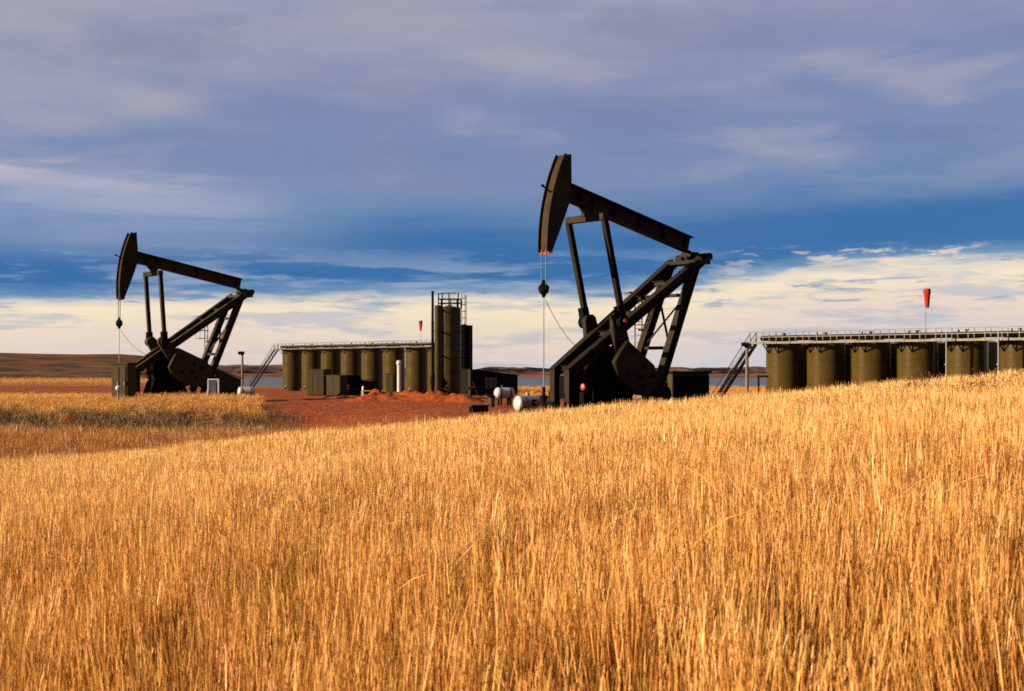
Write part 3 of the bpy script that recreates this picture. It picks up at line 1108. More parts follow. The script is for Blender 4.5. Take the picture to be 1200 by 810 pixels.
# left-hand battery
L_ST = [331, 353.5, 376, 399.3, 423.5, 448.6, 475, 501]
L_R, L_H = 2.0, 8.35
lc = []
for s in L_ST:
    u = (s - 331) / (475 - 331)
    D = 1.0 / ((1 - u) / 284.0 + u / 252.0)
    lc.append((px(s + L_R * F / D, D), D))
words = ['leftmost tall olive tank of the left battery, at its stair end'] + \
        [f'{ordinal[i]} tall olive tank from the stair end of the left battery' for i in range(1, 6)] + \
        ['tall olive tank just right of the white stack in the left battery',
         'last left battery tank, mostly hidden behind the tall tower']
P0, P1, d, nrm, rzl = battery(lc, L_R, L_H, PADZ, words, 'tanks of the left battery', 1, 0)
ZL = PADZ + L_H - 0.05
cw2, org, L = catwalk('railed catwalk along the tops of the left tank row', P0, P1, d, nrm, rzl, L_R, ZL, 2.9, 'catwalks on the tank batteries', lc, 2.0)
pipe_run('olive pipe running behind the left catwalk rail', org, d, rzl, L, ZL, lc, P0, 2.0, L_R, 'pipes over the tanks')
stair('long thin stair climbing to the left tank catwalk', org, -d, ZL, PADZ, 10.6, 'stairs up to the catwalks')


def windsock(label, x, ytop, ybot, yfoot, D, zfoot):
    z0 = zfoot
    w = thing('windsock', label, 'windsock', (px(x, D), D, z0), 0, 'red windsocks above the tanks')
    zt, zb = pz(ytop, D) - z0, pz(ybot, D) - z0
    Ls = zt - zb
    MB().tube((0, 0.0, 0), (0, 0.0, zt + 0.1), 0.022, 8).build('pole', 'steel', w)
    MB().path([(0.30 * math.cos(2 * PI * i / 12), -0.34 + 0.30 * math.sin(2 * PI * i / 12), zt) for i in range(13)], 0.02, 5).tube((0, 0, zt), (0, -0.06, zt), 0.02, 5).build('hoop', 'steel', w)
    sk = MB()
    vv, fs = [], []
    n, mrow = 16, 9
    for j in range(mrow):
        k = j / (mrow - 1)
        rr = 0.31 * (1 - 0.52 * k ** 1.3) + (0.03 if 0 < j < 3 else 0)
        for i in range(n):
            a = 2 * PI * i / n
            fold = 1 + 0.10 * k * math.sin(4 * a + 2 * k)
            vv.append((rr * fold * math.cos(a) + 0.02 * k, -0.34 + rr * fold * math.sin(a) * (1 - 0.25 * k), zt - Ls * k))
    for j in range(mrow - 1):
        for i in range(n):
            fs.append((j * n + i, j * n + (i + 1) % n, (j + 1) * n + (i + 1) % n, (j + 1) * n + i))
    sk.add(vv, fs)
    sk.build('sock', 'sock', w)


windsock('red windsock hanging limp above the right tank catwalk', 1085, 339, 361, 400, 123.0, ZR)
windsock('small red windsock hanging limp above the left tanks', 493, 376, 388, 398, 245.5, ZL)


# ------------------------------------------------------------------ the tower and its neighbours
D = 236.0
tw = thing('separator_tower', 'tall olive separator tower with railed top beside the left tanks', 'tower', (px(527, D), D, PADZ), rzl)
hT = pz(361, D) - PADZ
rT = 13.2 / F * D
prof = [(rT + 0.1, 0), (rT + 0.1, 0.15), (rT, 0.16)]
for k in range(1, 7):
    zz = hT * k / 7
    prof += [(rT, zz - 0.07), (rT + 0.05, zz - 0.05), (rT + 0.05, zz + 0.05), (rT, zz + 0.07)]
prof += [(rT, hT - 0.1), (rT + 0.08, hT - 0.08), (rT + 0.08, hT)]
MB().lathe(prof, 40).build('shell', 'olive_dark', tw)
MB().lathe([(rT, hT), (0.05, hT + 0.5)], 40).build('roof', 'olive_dark', tw)
for i in range(8):
    a = 2 * PI * i / 8 + 0.2
    MB().tube((rT * math.cos(a), rT * math.sin(a), hT), (rT * math.cos(a), rT * math.sin(a), hT + (2.45 if i in (0, 3, 5, 6) else 1.5)), 0.10, 6).build('post', 'jack_dark', tw)
for zz, nm in ((1.45, 'handrail'), (0.75, 'mid_rail'), (2.35, 'top_hoop')):
    n = 24 if nm != 'top_hoop' else 24
    pts = [(rT * math.cos(2 * PI * i / n), rT * math.sin(2 * PI * i / n), hT + zz) for i in range(n + 1)]
    if nm == 'top_hoop':
        pts = pts[15:25]
    MB().path(pts, 0.075, 5).build(nm, 'jack_dark', tw)
side = MB()
off = Vector((-1.0, -0.0, 0))
th = -rzl
# side vessel on the left, widened and set forward to shadow the tower
sx_, sy_ = -math.cos(th) * 0 - 1.0, 0.0
lft = Vector((-math.cos(-rzl), -math.sin(-rzl), 0))       # world -X seen in the tower's own frame
lft = Vector((-math.cos(rzl), math.sin(rzl), 0))
frt = Vector((-math.sin(rzl), -math.cos(rzl), 0))
pp = lft * (rT - 0.10) + frt * 3.1
MB().tube((pp.x, pp.y, 0.0), (pp.x, pp.y, hT + 0.3), 0.58, 18).build('shading_side_vessel', 'olive_dark', tw)
for zz in (1.6, hT * 0.45, hT * 0.72, hT - 0.5):
    MB().tube((pp.x, pp.y, zz), (0, 0, zz), 0.13, 8).build('tie_pipe', 'jack_dark', tw)
vb = lft * (rT + 0.35) + frt * 1.3
v = MB()
v.lathe([(0.2, 0.8), (0.75, 1.0), (0.95, 1.6), (0.9, 2.6), (0.6, 3.1), (0.1, 3.3)], 14, (vb.x, vb.y, 0.6))
v.tube((vb.x - 0.8, vb.y - 0.4, 2.4), (vb.x + 1.2, vb.y + 0.5, 2.4), 0.35, 10)
v.build('valve_housing', 'black', tw)
rp = -lft * (rT + 0.15) + frt * 0.4
lad = MB()
for o in (-0.22, 0.22):
    lad.bar((rp.x + o * frt.x, rp.y + o * frt.y, 0.1), (rp.x + o * frt.x, rp.y + o * frt.y, hT + 2.3), 0.06, 0.06)
cgt = MB()
for zc_ in np.arange(3.0, hT + 2.2, 1.1):
    cgt.path([(rp.x - lft.x * 0.75 * math.cos(PI * (i / 8 - 0.5)) + frt.x * 0.45 * math.sin(PI * (i / 8 - 0.5)),
               rp.y - lft.y * 0.75 * math.cos(PI * (i / 8 - 0.5)) + frt.y * 0.45 * math.sin(PI * (i / 8 - 0.5)), zc_) for i in range(9)], 0.05, 5)
for i in (2, 4, 6):
    a_ = PI * (i / 8 - 0.5)
    qx = rp.x - lft.x * 0.75 * math.cos(a_) + frt.x * 0.45 * math.sin(a_)
    qy = rp.y - lft.y * 0.75 * math.cos(a_) + frt.y * 0.45 * math.sin(a_)
    cgt.tube((qx, qy, 3.0), (qx, qy, hT + 2.2), 0.05, 5)
cgt.build('ladder_cage', 'jack_dark', tw)
zz = 0.4
while zz < hT + 2.2:
    lad.tube((rp.x - 0.22 * frt.x, rp.y - 0.22 * frt.y, zz), (rp.x + 0.22 * frt.x, rp.y + 0.22 * frt.y, zz), 0.025, 5)
    zz += 0.35
lad.build('ladder', 'jack_dark', tw)

D = 234.0
fs_ = thing('flare_stack', 'thin dark vent stack rising left of the separator tower', 'stack', (px(507, D), D, PADZ - 0.02), 0)
hF = pz(341, D) - PADZ
MB().lathe([(0.45, 0), (0.45, 0.2), (0.26, 0.22), (0.24, hF * 0.7), (0.30, hF * 0.7 + 0.05), (0.22, hF * 0.7 + 0.2), (0.20, hF - 0.2), (0.26, hF - 0.15), (0.26, hF)], 14).build('pipe', 'jack_dark', fs_)
MB().tube((0, 0, hF * 0.83), (1.6, 0.6, hF * 0.83), 0.06, 6).tube((0, 0, hF * 0.62), (1.6, 0.6, hF * 0.62), 0.06, 6).build('stay', 'jack_dark', fs_)

D = 243.0
v2 = thing('dark_vessel', 'shorter dark flat topped vessel behind the separator tower', 'vessel', (px(544.6, D), D, PADZ), rzl)
h2 = pz(381.5, D) - PADZ
r2 = 9.2 / F * D
MB().lathe([(r2, 0), (r2, h2 - 0.1), (r2 + 0.06, h2 - 0.08), (r2 + 0.06, h2), (0.05, h2 + 0.1)], 32).build('shell', 'black', v2)
MB().tube((0, 0, h2), (0, 0, h2 + 0.5), 0.08, 8).build('vent', 'black', v2)
MB().tube((r2 + 0.1, 0, 0), (r2 + 0.1, 0, h2 - 0.3), 0.08, 8).build('drain_pipe', 'jack_dark', v2)

# white stack in front of the left tanks
D = 219.0
ws = thing('white_stack', 'white round stack with domed cap before the left tanks', 'stack', (px(467.8, D), D, PADZ - 0.02), 0)
hW = pz(422, D) - PADZ
MB().lathe([(0.44, 0), (0.44, 0.15), (0.33, 0.2), (0.33, hW - 1.1), (0.38, hW - 1.05), (0.38, hW - 0.95), (0.33, hW - 0.9), (0.33, hW - 0.7)], 18).build('pipe', 'white', ws)
MB().lathe([(0.38, hW - 0.72), (0.47, hW - 0.55), (0.44, hW - 0.2), (0.25, hW - 0.03), (0.03, hW)], 18).build('cap', 'white', ws)


def cabinet(name, label, cat, x0, x1, ytop, D, depth, rz, mat, group=None, roof=0.06, doors=2, zoff=0.0):
    """housing: x0..x1 the photographed width of its front face, turned rz about the vertical"""
    xa = px((x0 + x1) / 2, D)
    z = gz(xa, D) - 0.03
    w = (x1 - x0) / F * D / max(0.35, math.cos(rz))
    h = pz(ytop, D) - z
    c = thing(name, label, cat, (xa, D, z), rz, group)
    MB().box((0, depth / 2, h / 2 + 0.06), (w, depth, h - 0.12)).build('body', mat, c, bevel=0.015)
    MB().box((0, depth / 2, h), (w + 0.14, depth + 0.14, 0.10)).build('roof', mat, c)
    sk = MB()
    for yy in (0.12, depth - 0.12):
        sk.box((0, yy, 0.06), (w + 0.2, 0.16, 0.12))
    sk.build('skid', 'black', c)
    dw = (w - 0.16) / doors
    for i in range(doors):
        dd = MB().box((-w / 2 + 0.08 + dw * (i + 0.5), -0.02, h / 2 + 0.02), (dw - 0.05, 0.05, h - 0.42)).build('door', mat, c, bevel=0.01)
        MB().box((-w / 2 + 0.08 + dw * (i + 0.5) + dw * 0.32, -0.07, h * 0.5), (0.05, 0.05, 0.22)).build('handle', 'steel', dd)
    return c, w, h


# olive housings by the left tanks
cabinet('equipment_house', 'larger square olive equipment house before the left tanks', 'equipment house', 360, 380, 433, 238, 3.4, R_(-14), 'olive_box', 'olive houses before the left tanks', doors=3)
cabinet('equipment_house', 'smaller lower olive equipment house beside the square one', 'equipment house', 382, 399, 440, 230, 2.6, R_(-20), 'olive_box', 'olive houses before the left tanks', doors=2)
cabinet('narrow_cabinet', 'narrow olive cabinet just left of the white stack', 'cabinet', 452, 461.5, 438, 231, 1.2, R_(-10), 'olive_box', doors=1)
# long dark shed between them
D = 240.0
sh = thing('dark_shed', 'long low dark shed in front of the middle left tanks', 'shed', (px(402, D), D, PADZ - 0.02), R_(34))
MB().prism([(0, 0), (6.4, 0), (6.4, 2.3), (3.6, 2.5), (3.2, 3.3), (0, 3.3)], 0.0, 3.2).build('wall', 'shed', sh)
MB().box((1.6, 1.6, 3.36), (3.5, 3.5, 0.09)).build('roof', 'black', sh)
MB().box((5.0, 1.6, 2.56), (3.0, 3.5, 0.09)).build('lower_roof', 'black', sh)
MB().box((2.2, -0.03, 1.05), (1.0, 0.06, 2.05)).build('door', 'black', sh)
o = thing('orange_drum', 'small orange drum standing against the dark shed', 'drum', (px(407, 234), 234, PADZ - 0.02), 0)
MB().box((0, 0, 0.55), (0.5, 0.5, 1.1)).build('stand', 'black', o)
MB().lathe([(0.28, 1.1), (0.33, 1.12), (0.33, 1.4), (0.30, 1.42), (0.33, 1.44), (0.33, 1.78), (0.28, 1.8)], 16).build('barrel', 'orange', o)
rmp = thing('black_ramp', 'black sloping steel steps at the foot of the dark shed', 'steps', (px(392, 222), 222, PADZ - 0.02), R_(14))
for y in (0, 0.9):
    MB().bar((0, y, 0.05), (1.9, y, 1.1), 0.07, 0.22, (0, 1, 0)).build('stringer', 'black', rmp)
for i in range(6):
    MB().box((0.2 + i * 0.29, 0.45, 0.18 + i * 0.16), (0.28, 0.84, 0.04)).build('tread', 'black', rmp)
for x0, x1, lab, D in ((423.5, 437, 'wider yellow pipe barrier on red soil below the dark shed', 222.0), (447, 453, 'narrow yellow pipe barrier left of the olive cabinet', 221.0)):
    w = (x1 - x0) / F * D
    yb = thing('pipe_barrier', lab, 'barrier', (px(x0, D), D, gz(px(x0, D), D) - 0.03), R_(6), 'yellow pipe barriers')
    for x in (0.06, w - 0.06):
        MB().tube((x, 0, 0), (x, 0, 1.05), 0.09, 10).build('post', 'yellow', yb)
    MB().tube((0, 0, 1.05), (w, 0, 1.05), 0.09, 10).build('rail', 'yellow', yb)
wb = thing('white_bollard', 'short white marker post behind the wider yellow barrier', 'bollard', (px(425.5, 225), 225, gz(px(425.5, 225), 225) - 0.03), 0)
MB().lathe([(0.20, 0), (0.20, 1.55), (0.14, 1.75), (0.02, 1.82)], 12).build('post', 'white', wb)
MB().lathe([(0.28, 0), (0.28, 0.12), (0.2, 0.14)], 12).build('base', 'steel', wb)

# shed with a window right of the tower
D = 168.0
zb = gz(px(580, D), D) - 0.03
ang = R_(22)
wl_ = (607 - 553) / F * D / math.cos(ang) / 0.985
s3 = thing('windowed_shed', 'dark shed with white framed window and slanting roof', 'shed', (px(552, D), D, zb), ang)
h0, h1 = pz(433.5, D) - zb, pz(440.5, D) - zb
MB().prism([(0, 0), (wl_, 0), (wl_, h1), (0, h0)], 0, 3.6).build('wall', 'shed', s3)
ra = math.atan2(h1 - h0, wl_)
MB().bar((-0.15, 1.8, h0 + 0.06), (wl_ + 0.15, 1.8, h1 + 0.06), 3.9, 0.09, (0, 1, 0)).build('roof', 'shed', s3)
wx, wz = wl_ * 0.42, pz(449, D) - zb
wn = MB()
for a, b_, c_, d_ in ((-0.7, -0.62, 1.40, 0.07), (-0.7, 0.55, 1.40, 0.07), (-0.7, -0.55, 0.07, 1.10), (0.63, -0.55, 0.07, 1.10), (-0.035, -0.55, 0.07, 1.10)):
    wn.box((wx + a + c_ / 2, -0.03, wz + b_ + d_ / 2), (c_, 0.06, d_))
wo = MB().box((wx, -0.012, wz), (1.3, 0.02, 1.12)).build('window', 'glass', s3)
wn.build('frame', 'steel', wo)

# guyed pipe stand in front of the shed
D = 150.0
zb = gz(px(551, D), D)
g = thing('pipe_stand', 'olive pipe post with splayed guy stays beside the tower', 'pipe stand', (px(551, D), D, zb - 0.03), 0)
hg = pz(435, D) - zb
MB().tube((0, 0, 0), (0, 0, hg), 0.17, 12).tube((0, 0, hg), (0, 0, hg + 0.15), 0.24, 12).build('post', 'olive_box', g)
for x, y in ((-1.9, -0.3), (1.5, -0.4), (0.1, 1.8)):
    MB().tube((0, 0, hg * 0.9), (x, y, 0.05), 0.035, 6).build('stay', 'olive_box', g)
MB().bar((-0.75, -0.2, hg * 0.62), (0.55, -0.2, hg * 0.62), 0.2, 0.14).build('cross_arm', 'olive_box', g)
MB().tube((-0.9, -0.6, 0.05), (-0.1, -0.3, hg * 0.42), 0.10, 8).tube((-0.1, -0.3, hg * 0.42), (0.9, -0.7, 0.05), 0.10, 8).build('a_frame', 'galv', g)
bk = MB()
bk.box((0.35, -0.8, 0.30), (1.1, 0.7, 0.6)).box((0.5, -0.8, 0.72), (0.5, 0.4, 0.3))
bk.build('pump_block', 'black', g, bevel=0.04)


def htank(name, label, x0, x1, yc, D, r, rz, mat, legs_mat, legh=None, end_mat=None, group=None):
    """horizontal tank with dished ends on saddles; local +X points to the lit end"""
    xa = px((x0 + x1) / 2, D)
    z = gz(xa, D) - 0.03
    zc = pz(yc, D) - z
    Ln = ((x1 - x0) / F * D) / abs(math.cos(rz)) * 0.92
    t = thing(name, label, 'tank', (xa, D, z), rz, group)
    hl = Ln / 2
    MB().lathe([(r, -hl + 0.14), (r, hl - 0.14)], 26, (0, 0, zc), 'X').build('shell', mat, t)
    for s in (-1, 1):
        MB().lathe([(r, s * (hl - 0.14)), (r * 0.93, s * (hl - 0.06)), (r * 0.7, s * (hl + 0.01)), (r * 0.35, s * (hl + 0.05)), (0.01, s * (hl + 0.06))], 26, (0, 0, zc), 'X').build('dished_end', end_mat or mat, t)
    for x in (-hl * 0.55, hl * 0.55):
        MB().lathe([(r + 0.012, x - 0.03), (r + 0.012, x + 0.03)], 26, (0, 0, zc), 'X').build('strap', legs_mat, t)
        lg = MB()
        hh = max(zc - r * 0.72, 0.12)
        lg.box((x, r * 0.6, hh / 2), (0.1, 0.1, hh)).box((x, -r * 0.6, hh / 2), (0.1, 0.1, hh)).box((x, 0, hh - 0.06), (0.12, r * 1.5, 0.12))
        lg.build('saddle', legs_mat, t)
    MB().tube((hl * 0.2, 0, zc + r - 0.02), (hl * 0.2, 0, zc + r + 0.12), 0.09, 10).build('filler_cap', legs_mat, t)
    return t


htank('propane_tank', 'white horizontal tank on short legs in front of the windowed shed', 580, 602, 460.5, 75, 0.29, PI + R_(24), 'white', 'olive_box')
htank('silver_tank', 'silver horizontal tank with white dished end by the right pump jack', 603, 641, 473, 64.5, 0.37, PI + R_(26), 'silver', 'steel', end_mat='white')
dd = thing('valve_box', 'small dark valve box on the red soil left of the white tank', 'valve box', (px(561, 66), 66, gz(px(561, 66), 66) - 0.02), R_(20))
MB().box((0, 0, 0.17), (0.8, 0.5, 0.34)).build('box', 'black', dd, bevel=0.03)
MB().box((0, 0, 0.37), (0.9, 0.58, 0.06)).build('lid', 'brownroof', dd)
ob = thing('short_post', 'short olive pipe post left of the white tank legs', 'post', (px(576, 73), 73, gz(px(576, 73), 73) - 0.02), 0)
MB().lathe([(0.16, 0), (0.16, 0.55), (0.12, 0.62)], 12).build('pipe', 'olive_box', ob)
MB().lathe([(0.2, 0.62), (0.2, 0.7), (0.05, 0.74)], 12).build('cap', 'black', ob)

# control house behind the right pump jack
D = 74.0
xa = px(788, D)
zb = gz(xa, D) - 0.03
ch = thing('control_house', 'control house, its unlit side painted black, behind the right pump jack rear legs', 'control house', (xa, D, zb), R_(36))
hC = pz(437.5, D) - zb
lc_, wc_ = 2.62, 1.7
MB().box((lc_ / 2, wc_ / 2, hC / 2 + 0.05), (lc_, wc_, hC - 0.1)).build('body', 'olive_box', ch, bevel=0.015)
for i in range(3):
    MB().box((lc_ * (i + 0.5) / 3, -0.025, hC / 2), (lc_ / 3 - 0.05, 0.05, hC - 0.25)).build('shade_panel', 'black', ch)  # black panels put the long side's shade into its colour
MB().box((lc_ / 2, wc_ / 2, hC + 0.05), (lc_ + 0.2, wc_ + 0.24, 0.10)).build('roof', 'shed', ch)
MB().box((-0.03, wc_ / 2, hC * 0.48), (0.05, 0.9, hC * 0.75)).build('door', 'olive_box', ch)
MB().box((lc_ / 2, wc_ / 2, 0.05), (lc_ + 0.3, wc_ * 0.9, 0.12)).build('skid', 'black', ch)
b = thing('white_drum', 'short white drum at the foot of the control house', 'drum', (px(787, 66), 66, gz(px(787, 66), 66) - 0.01), 0)
MB().lathe([(0.20, 0), (0.22, 0.02), (0.22, 0.20), (0.23, 0.21), (0.22, 0.22), (0.22, 0.42), (0.23, 0.43), (0.22, 0.44), (0.22, 0.62), (0.20, 0.64)], 20).build('body', 'white', b)
MB().lathe([(0.215, 0.635), (0.215, 0.66), (0.05, 0.67)], 20).build('lid', 'white', b)

# pole light and riser by the right stair
def light_pole(label, x, ytop, D, rp, head_dx, mat, lampmat=None):
    xa = px(x, D)
    z = gz(xa, D) - 0.05
    h = pz(ytop, D) - z
    p = thing('light_pole', label, 'light pole', (xa, D, z), 0, 'pole lights')
    MB().lathe([(rp * 1.15, 0), (rp, h * 0.4), (rp * 0.85, h)], 12).build('pole', mat, p)
    b = MB().box((head_dx, -0.1, h + 0.02), (0.62, 0.5, 0.34)).build('lamp_head', 'black', p, bevel=0.05)
    MB().bar((0, 0, h - 0.45), (head_dx * 1.2, -0.1, h - 0.1), 0.06, 0.08).build('arm', 'jack_dark', p)
    if lampmat:
        MB().box((0.38, 0, h - 0.25), (0.3, 0.2, 0.26)).build('junction_box', lampmat, p)
    return p


light_pole('weathered pole with dark lamp head standing before the right stair', 875.5, 404, 126, 0.155, -0.2, 'wood', 'green')
light_pole('slim pole with dark lamp head beside the left stair foot', 284, 414, 150, 0.13, -0.1, 'wood')
rs = thing('pipe_riser', 'dark tee topped pipe riser between the right stair and tanks', 'pipe', (px(889, 132), 132, gz(px(889, 132), 132) - 0.02), rz)
hR = pz(441, 132) - rs.location.z
MB().tube((0, 0, 0), (0, 0, hR), 0.09, 10).build('riser', 'black', rs)
MB().tube((-0.1, 0, hR), (1.1, 0, hR), 0.09, 10).build('arm', 'black', rs)

# things round the left pump jack
cb_, w_, h_ = cabinet('olive_cabinet', 'tall olive cabinet left of the smaller pump jack', 'cabinet', 130, 150, 426, 82, 0.9, R_(-16), 'olive_box', doors=2)
wp = thing('white_pipe_cap', 'white round pipe cap at the foot of the olive cabinet', 'pipe', (px(138.5, 80), 80, gz(px(138.5, 80), 80) - 0.02), R_(-16))
MB().lathe([(0.05, 0), (0.05, 0.95)], 8).build('post', 'steel', wp)
MB().lathe([(0.05, 0.85), (0.14, 0.9), (0.17, 1.0), (0.14, 1.1), (0.04, 1.16)], 14).build('cap', 'white', wp)
cp = thing('electrical_cabinet', 'white framed blue electrical cabinet beside the smaller pump jack', 'cabinet', (px(251, 86), 86, gz(px(251, 86), 86) - 0.02), R_(-8))
hp_ = pz(444, 86) - cp.location.z
MB().box((0, 0, hp_ / 2 + 0.05), (0.58, 0.36, hp_ - 0.1)).build('body', 'bluepanel', cp, bevel=0.01)
fr_ = MB()
for a, b_ in ((-0.32, 0), (0.32, 0)):
    fr_.box((a, -0.17, hp_ / 2), (0.07, 0.07, hp_))
fr_.box((0, -0.17, hp_ - 0.03), (0.58, 0.07, 0.06))
fr_.build('frame', 'white', cp)
MB().box((-0.02, -0.20, hp_ * 0.6), (0.44, 0.03, hp_ * 0.5)).build('door', 'bluepanel', cp)
MB().bar((-0.42, -0.2, 0), (-0.30, -0.2, 0.75), 0.14, 0.1).build('conduit', 'white', cp)
htank('chemical_tank', 'small white horizontal tank right of the smaller pump jack', 279, 298, 459, 104, 0.36, PI + R_(16), 'white', 'steel')
ls = thing('lean_to_shed', 'low dark shed with brown sloping roof behind the smaller pump jack', 'shed', (px(252, 118), 118, gz(px(252, 118), 118) - 0.3), R_(12))
zl = ls.location.z
ha, hb = pz(432, 118) - zl, pz(444.5, 118) - zl
wls = 30 / F * 118
MB().prism([(0, 0), (wls, 0), (wls, hb), (0, ha)], 0, 2.4).build('wall', 'shed', ls)
MB().bar((-0.1, 1.1, ha + 0.07), (wls + 0.15, 1.1, hb + 0.05), 3.0, 0.10, (0, 1, 0)).build('roof', 'brownroof', ls)
MB().box((wls * 0.45, -0.03, 0.9), (0.8, 0.06, 1.7)).build('door', 'black', ls)
# pale pipe fence before the lake
D = 316.0
fe = thing('pipe_fence', 'pale pipe fence with close rails before the lake left of tanks', 'fence', (px(292, D), D, gz(px(292, D), D) - 0.05), R_(4))
Lf = 42 / F * D
nP = 9
for i in range(nP):
    MB().box((Lf * i / (nP - 1), 0, 1.35), (0.10, 0.10, 2.7)).build('post', 'silver', fe)
for zz in (0.6, 1.25, 1.9, 2.55):
    MB().bar((0, 0, zz), (Lf, 0, zz), 0.07, 0.07).build('rail', 'silver', fe)


# ------------------------------------------------------------------ red soil berm
def berm_h(X, Y):
    base = height(X, Y) - 0.06
    out = np.empty(X.size)
    for i, (a, b_) in enumerate(zip(X.ravel(), Y.ravel())):
        out[i] = mnoise.fractal((a * 0.8, b_ * 0.8, 2.0), 0.7, 2.1, 6)
    n = out.reshape(X.shape)
    q = X / Y * F + 600
    prof = np.exp(-((Y - 86 - 1.0 * np.sin(X * 0.6)) / 2.2) ** 2)
    ends = sstep(385, 440, q) * (1 - sstep(540, 585, q))
    small = 0.55 * np.exp(-((Y - 93) / 1.6) ** 2) * sstep(330, 400, q) * (1 - sstep(470, 500, q))
    return base - 0.08 + (prof * ends * 0.58 + small * 0.5) * (1 + 0.5 * n) + 0.08 * n * (prof * ends)


berm = grid_mesh('soil_berm', np.linspace(-16.5, -0.4, 110), np.linspace(80, 98, 110), berm_h, 'soil')
tag(berm, 'long lumpy berm of loose orange red soil in front of the tower', 'soil berm')


# ------------------------------------------------------------------ grass
def clump(seed, stems, spread, hmin, hmax, leafy=0.25, plume=1.0, lean=0.16, fin=1.0, pcol=(0.420, 0.228, 0.060), vary=0.5):
    r = random.Random(seed)
    V, Fc, SH = [], [], []

    def ribbon(pts, widths, ang, col):
        n0 = len(V)
        sx0, sy0 = math.cos(ang), math.sin(ang)
        for p, w in zip(pts, widths):
            V.append((p[0] - sx0 * w / 2, p[1] - sy0 * w / 2, p[2]))
            V.append((p[0] + sx0 * w / 2, p[1] + sy0 * w / 2, p[2]))
            SH.extend([col, col])
        for i in range(len(pts) - 1):
            a = n0 + 2 * i
            Fc.append((a, a + 1, a + 3, a + 2))

    for _ in range(stems):
        rr = spread * math.sqrt(r.random())
        a = r.random() * 2 * PI
        bx_, by_ = rr * math.cos(a), rr * math.sin(a)
        h = hmin + (hmax - hmin) * r.random() ** 0.8
        la = r.random() * 2 * PI
        ll = lean * h * (r.random() ** 1.4) + 0.015
        k = r.random()
        tone = r.choice(((0.300, 0.116, 0.014), (0.255, 0.090, 0.009), (0.360, 0.165, 0.028), (0.160, 0.048, 0.004), (0.280, 0.104, 0.011)))
        v_ = 1.0 - vary / 2 + vary * r.random()
        col = tuple(c * v_ for c in tone) + (1.0,)
        pts = []
        for j in range(4):
            t = j / 3
            pts.append((bx_ + math.cos(la) * ll * t ** 2, by_ + math.sin(la) * ll * t ** 2, h * t * (1 - 0.06 * (ll / h) * t)))
        w = (0.0026 + 0.0018 * r.random()) * fin
        ribbon(pts, (w * 1.15, w, w * 0.8, w * 0.45), r.random() * PI, col)
        if r.random() < plume:                      # feathery seed head
            t0, t1 = 0.66 + 0.12 * r.random(), 1.05
            pc = tuple(c * (0.95 + 0.35 * r.random()) for c in pcol) + (1.0,)
            pp = []
            for t in (t0, (t0 + t1) / 2 - 0.03, t1):
                pp.append((bx_ + math.cos(la) * ll * t ** 2, by_ + math.sin(la) * ll * t ** 2, h * t))
            ang = r.random() * PI
            pw = (0.0044 + 0.0036 * r.random()) * fin
            ribbon(pp, (0.002, pw, 0.0015), ang, pc)
        if r.random() < leafy:                      # bent leaf blade
            a2 = r.random() * 2 * PI
            Lb = 0.25 + 0.35 * r.random()
            z0 = h * (0.08 + 0.35 * r.random())
            pts = []
            for j in range(4):
                t = j / 3
                pts.append((bx_ + math.cos(a2) * Lb * 0.55 * t, by_ + math.sin(a2) * Lb * 0.55 * t, z0 + Lb * (0.95 * t - 0.85 * t * t * (0.4 + r.random() * 0.6))))
            ribbon(pts, (0.0045 * fin, 0.0045 * fin, 0.004 * fin, 0.001), a2 + PI / 2 + 0.4, col)
    return V, Fc, SH


def weed(seed, h):
    """dead branching forb: stiff brown stems with knots of seed"""
    r = random.Random(seed)
    V, Fc, SH = [], [], []

    def ribbon(p, q, w0, w1, col):
        for ang in (0.3, 1.9):
            n0 = len(V)
            cx, cy = math.cos(ang), math.sin(ang)
            for pt, w in ((p, w0), (q, w1)):
                V.append((pt[0] - cx * w / 2, pt[1] - cy * w / 2, pt[2]))
                V.append((pt[0] + cx * w / 2, pt[1] + cy * w / 2, pt[2]))
                SH.extend([col, col])
            Fc.append((n0, n0 + 1, n0 + 3, n0 + 2))

    for _ in range(9):
        a = r.random() * 2 * PI
        sp = 0.10 + 0.20 * r.random()
        hh = h * (0.7 + 0.3 * r.random())
        base = (0.05 * math.cos(a), 0.05 * math.sin(a), 0)
        tip = (sp * math.cos(a), sp * math.sin(a), hh)
        col = tuple(c * (0.7 + 0.5 * r.random()) for c in (0.11, 0.045, 0.014)) + (1.0,)
        ribbon(base, tip, 0.006, 0.004, col)
        for _k in range(9):
            t = 0.35 + 0.65 * r.random()
            p = tuple(b_ + (c_ - b_) * t for b_, c_ in zip(base, tip))
            a2 = r.random() * 2 * PI
            l = 0.06 + 0.10 * r.random()
            q = (p[0] + l * math.cos(a2), p[1] + l * math.sin(a2), p[2] + l * 0.8)
            ribbon(p, q, 0.004, 0.003, col)
            kq = (q[0] + 0.004, q[1], q[2] + 0.022)
            ribbon(q, kq, 0.016, 0.010, tuple(c * 1.1 for c in col[:3]) + (1.0,))
    return V, Fc, SH


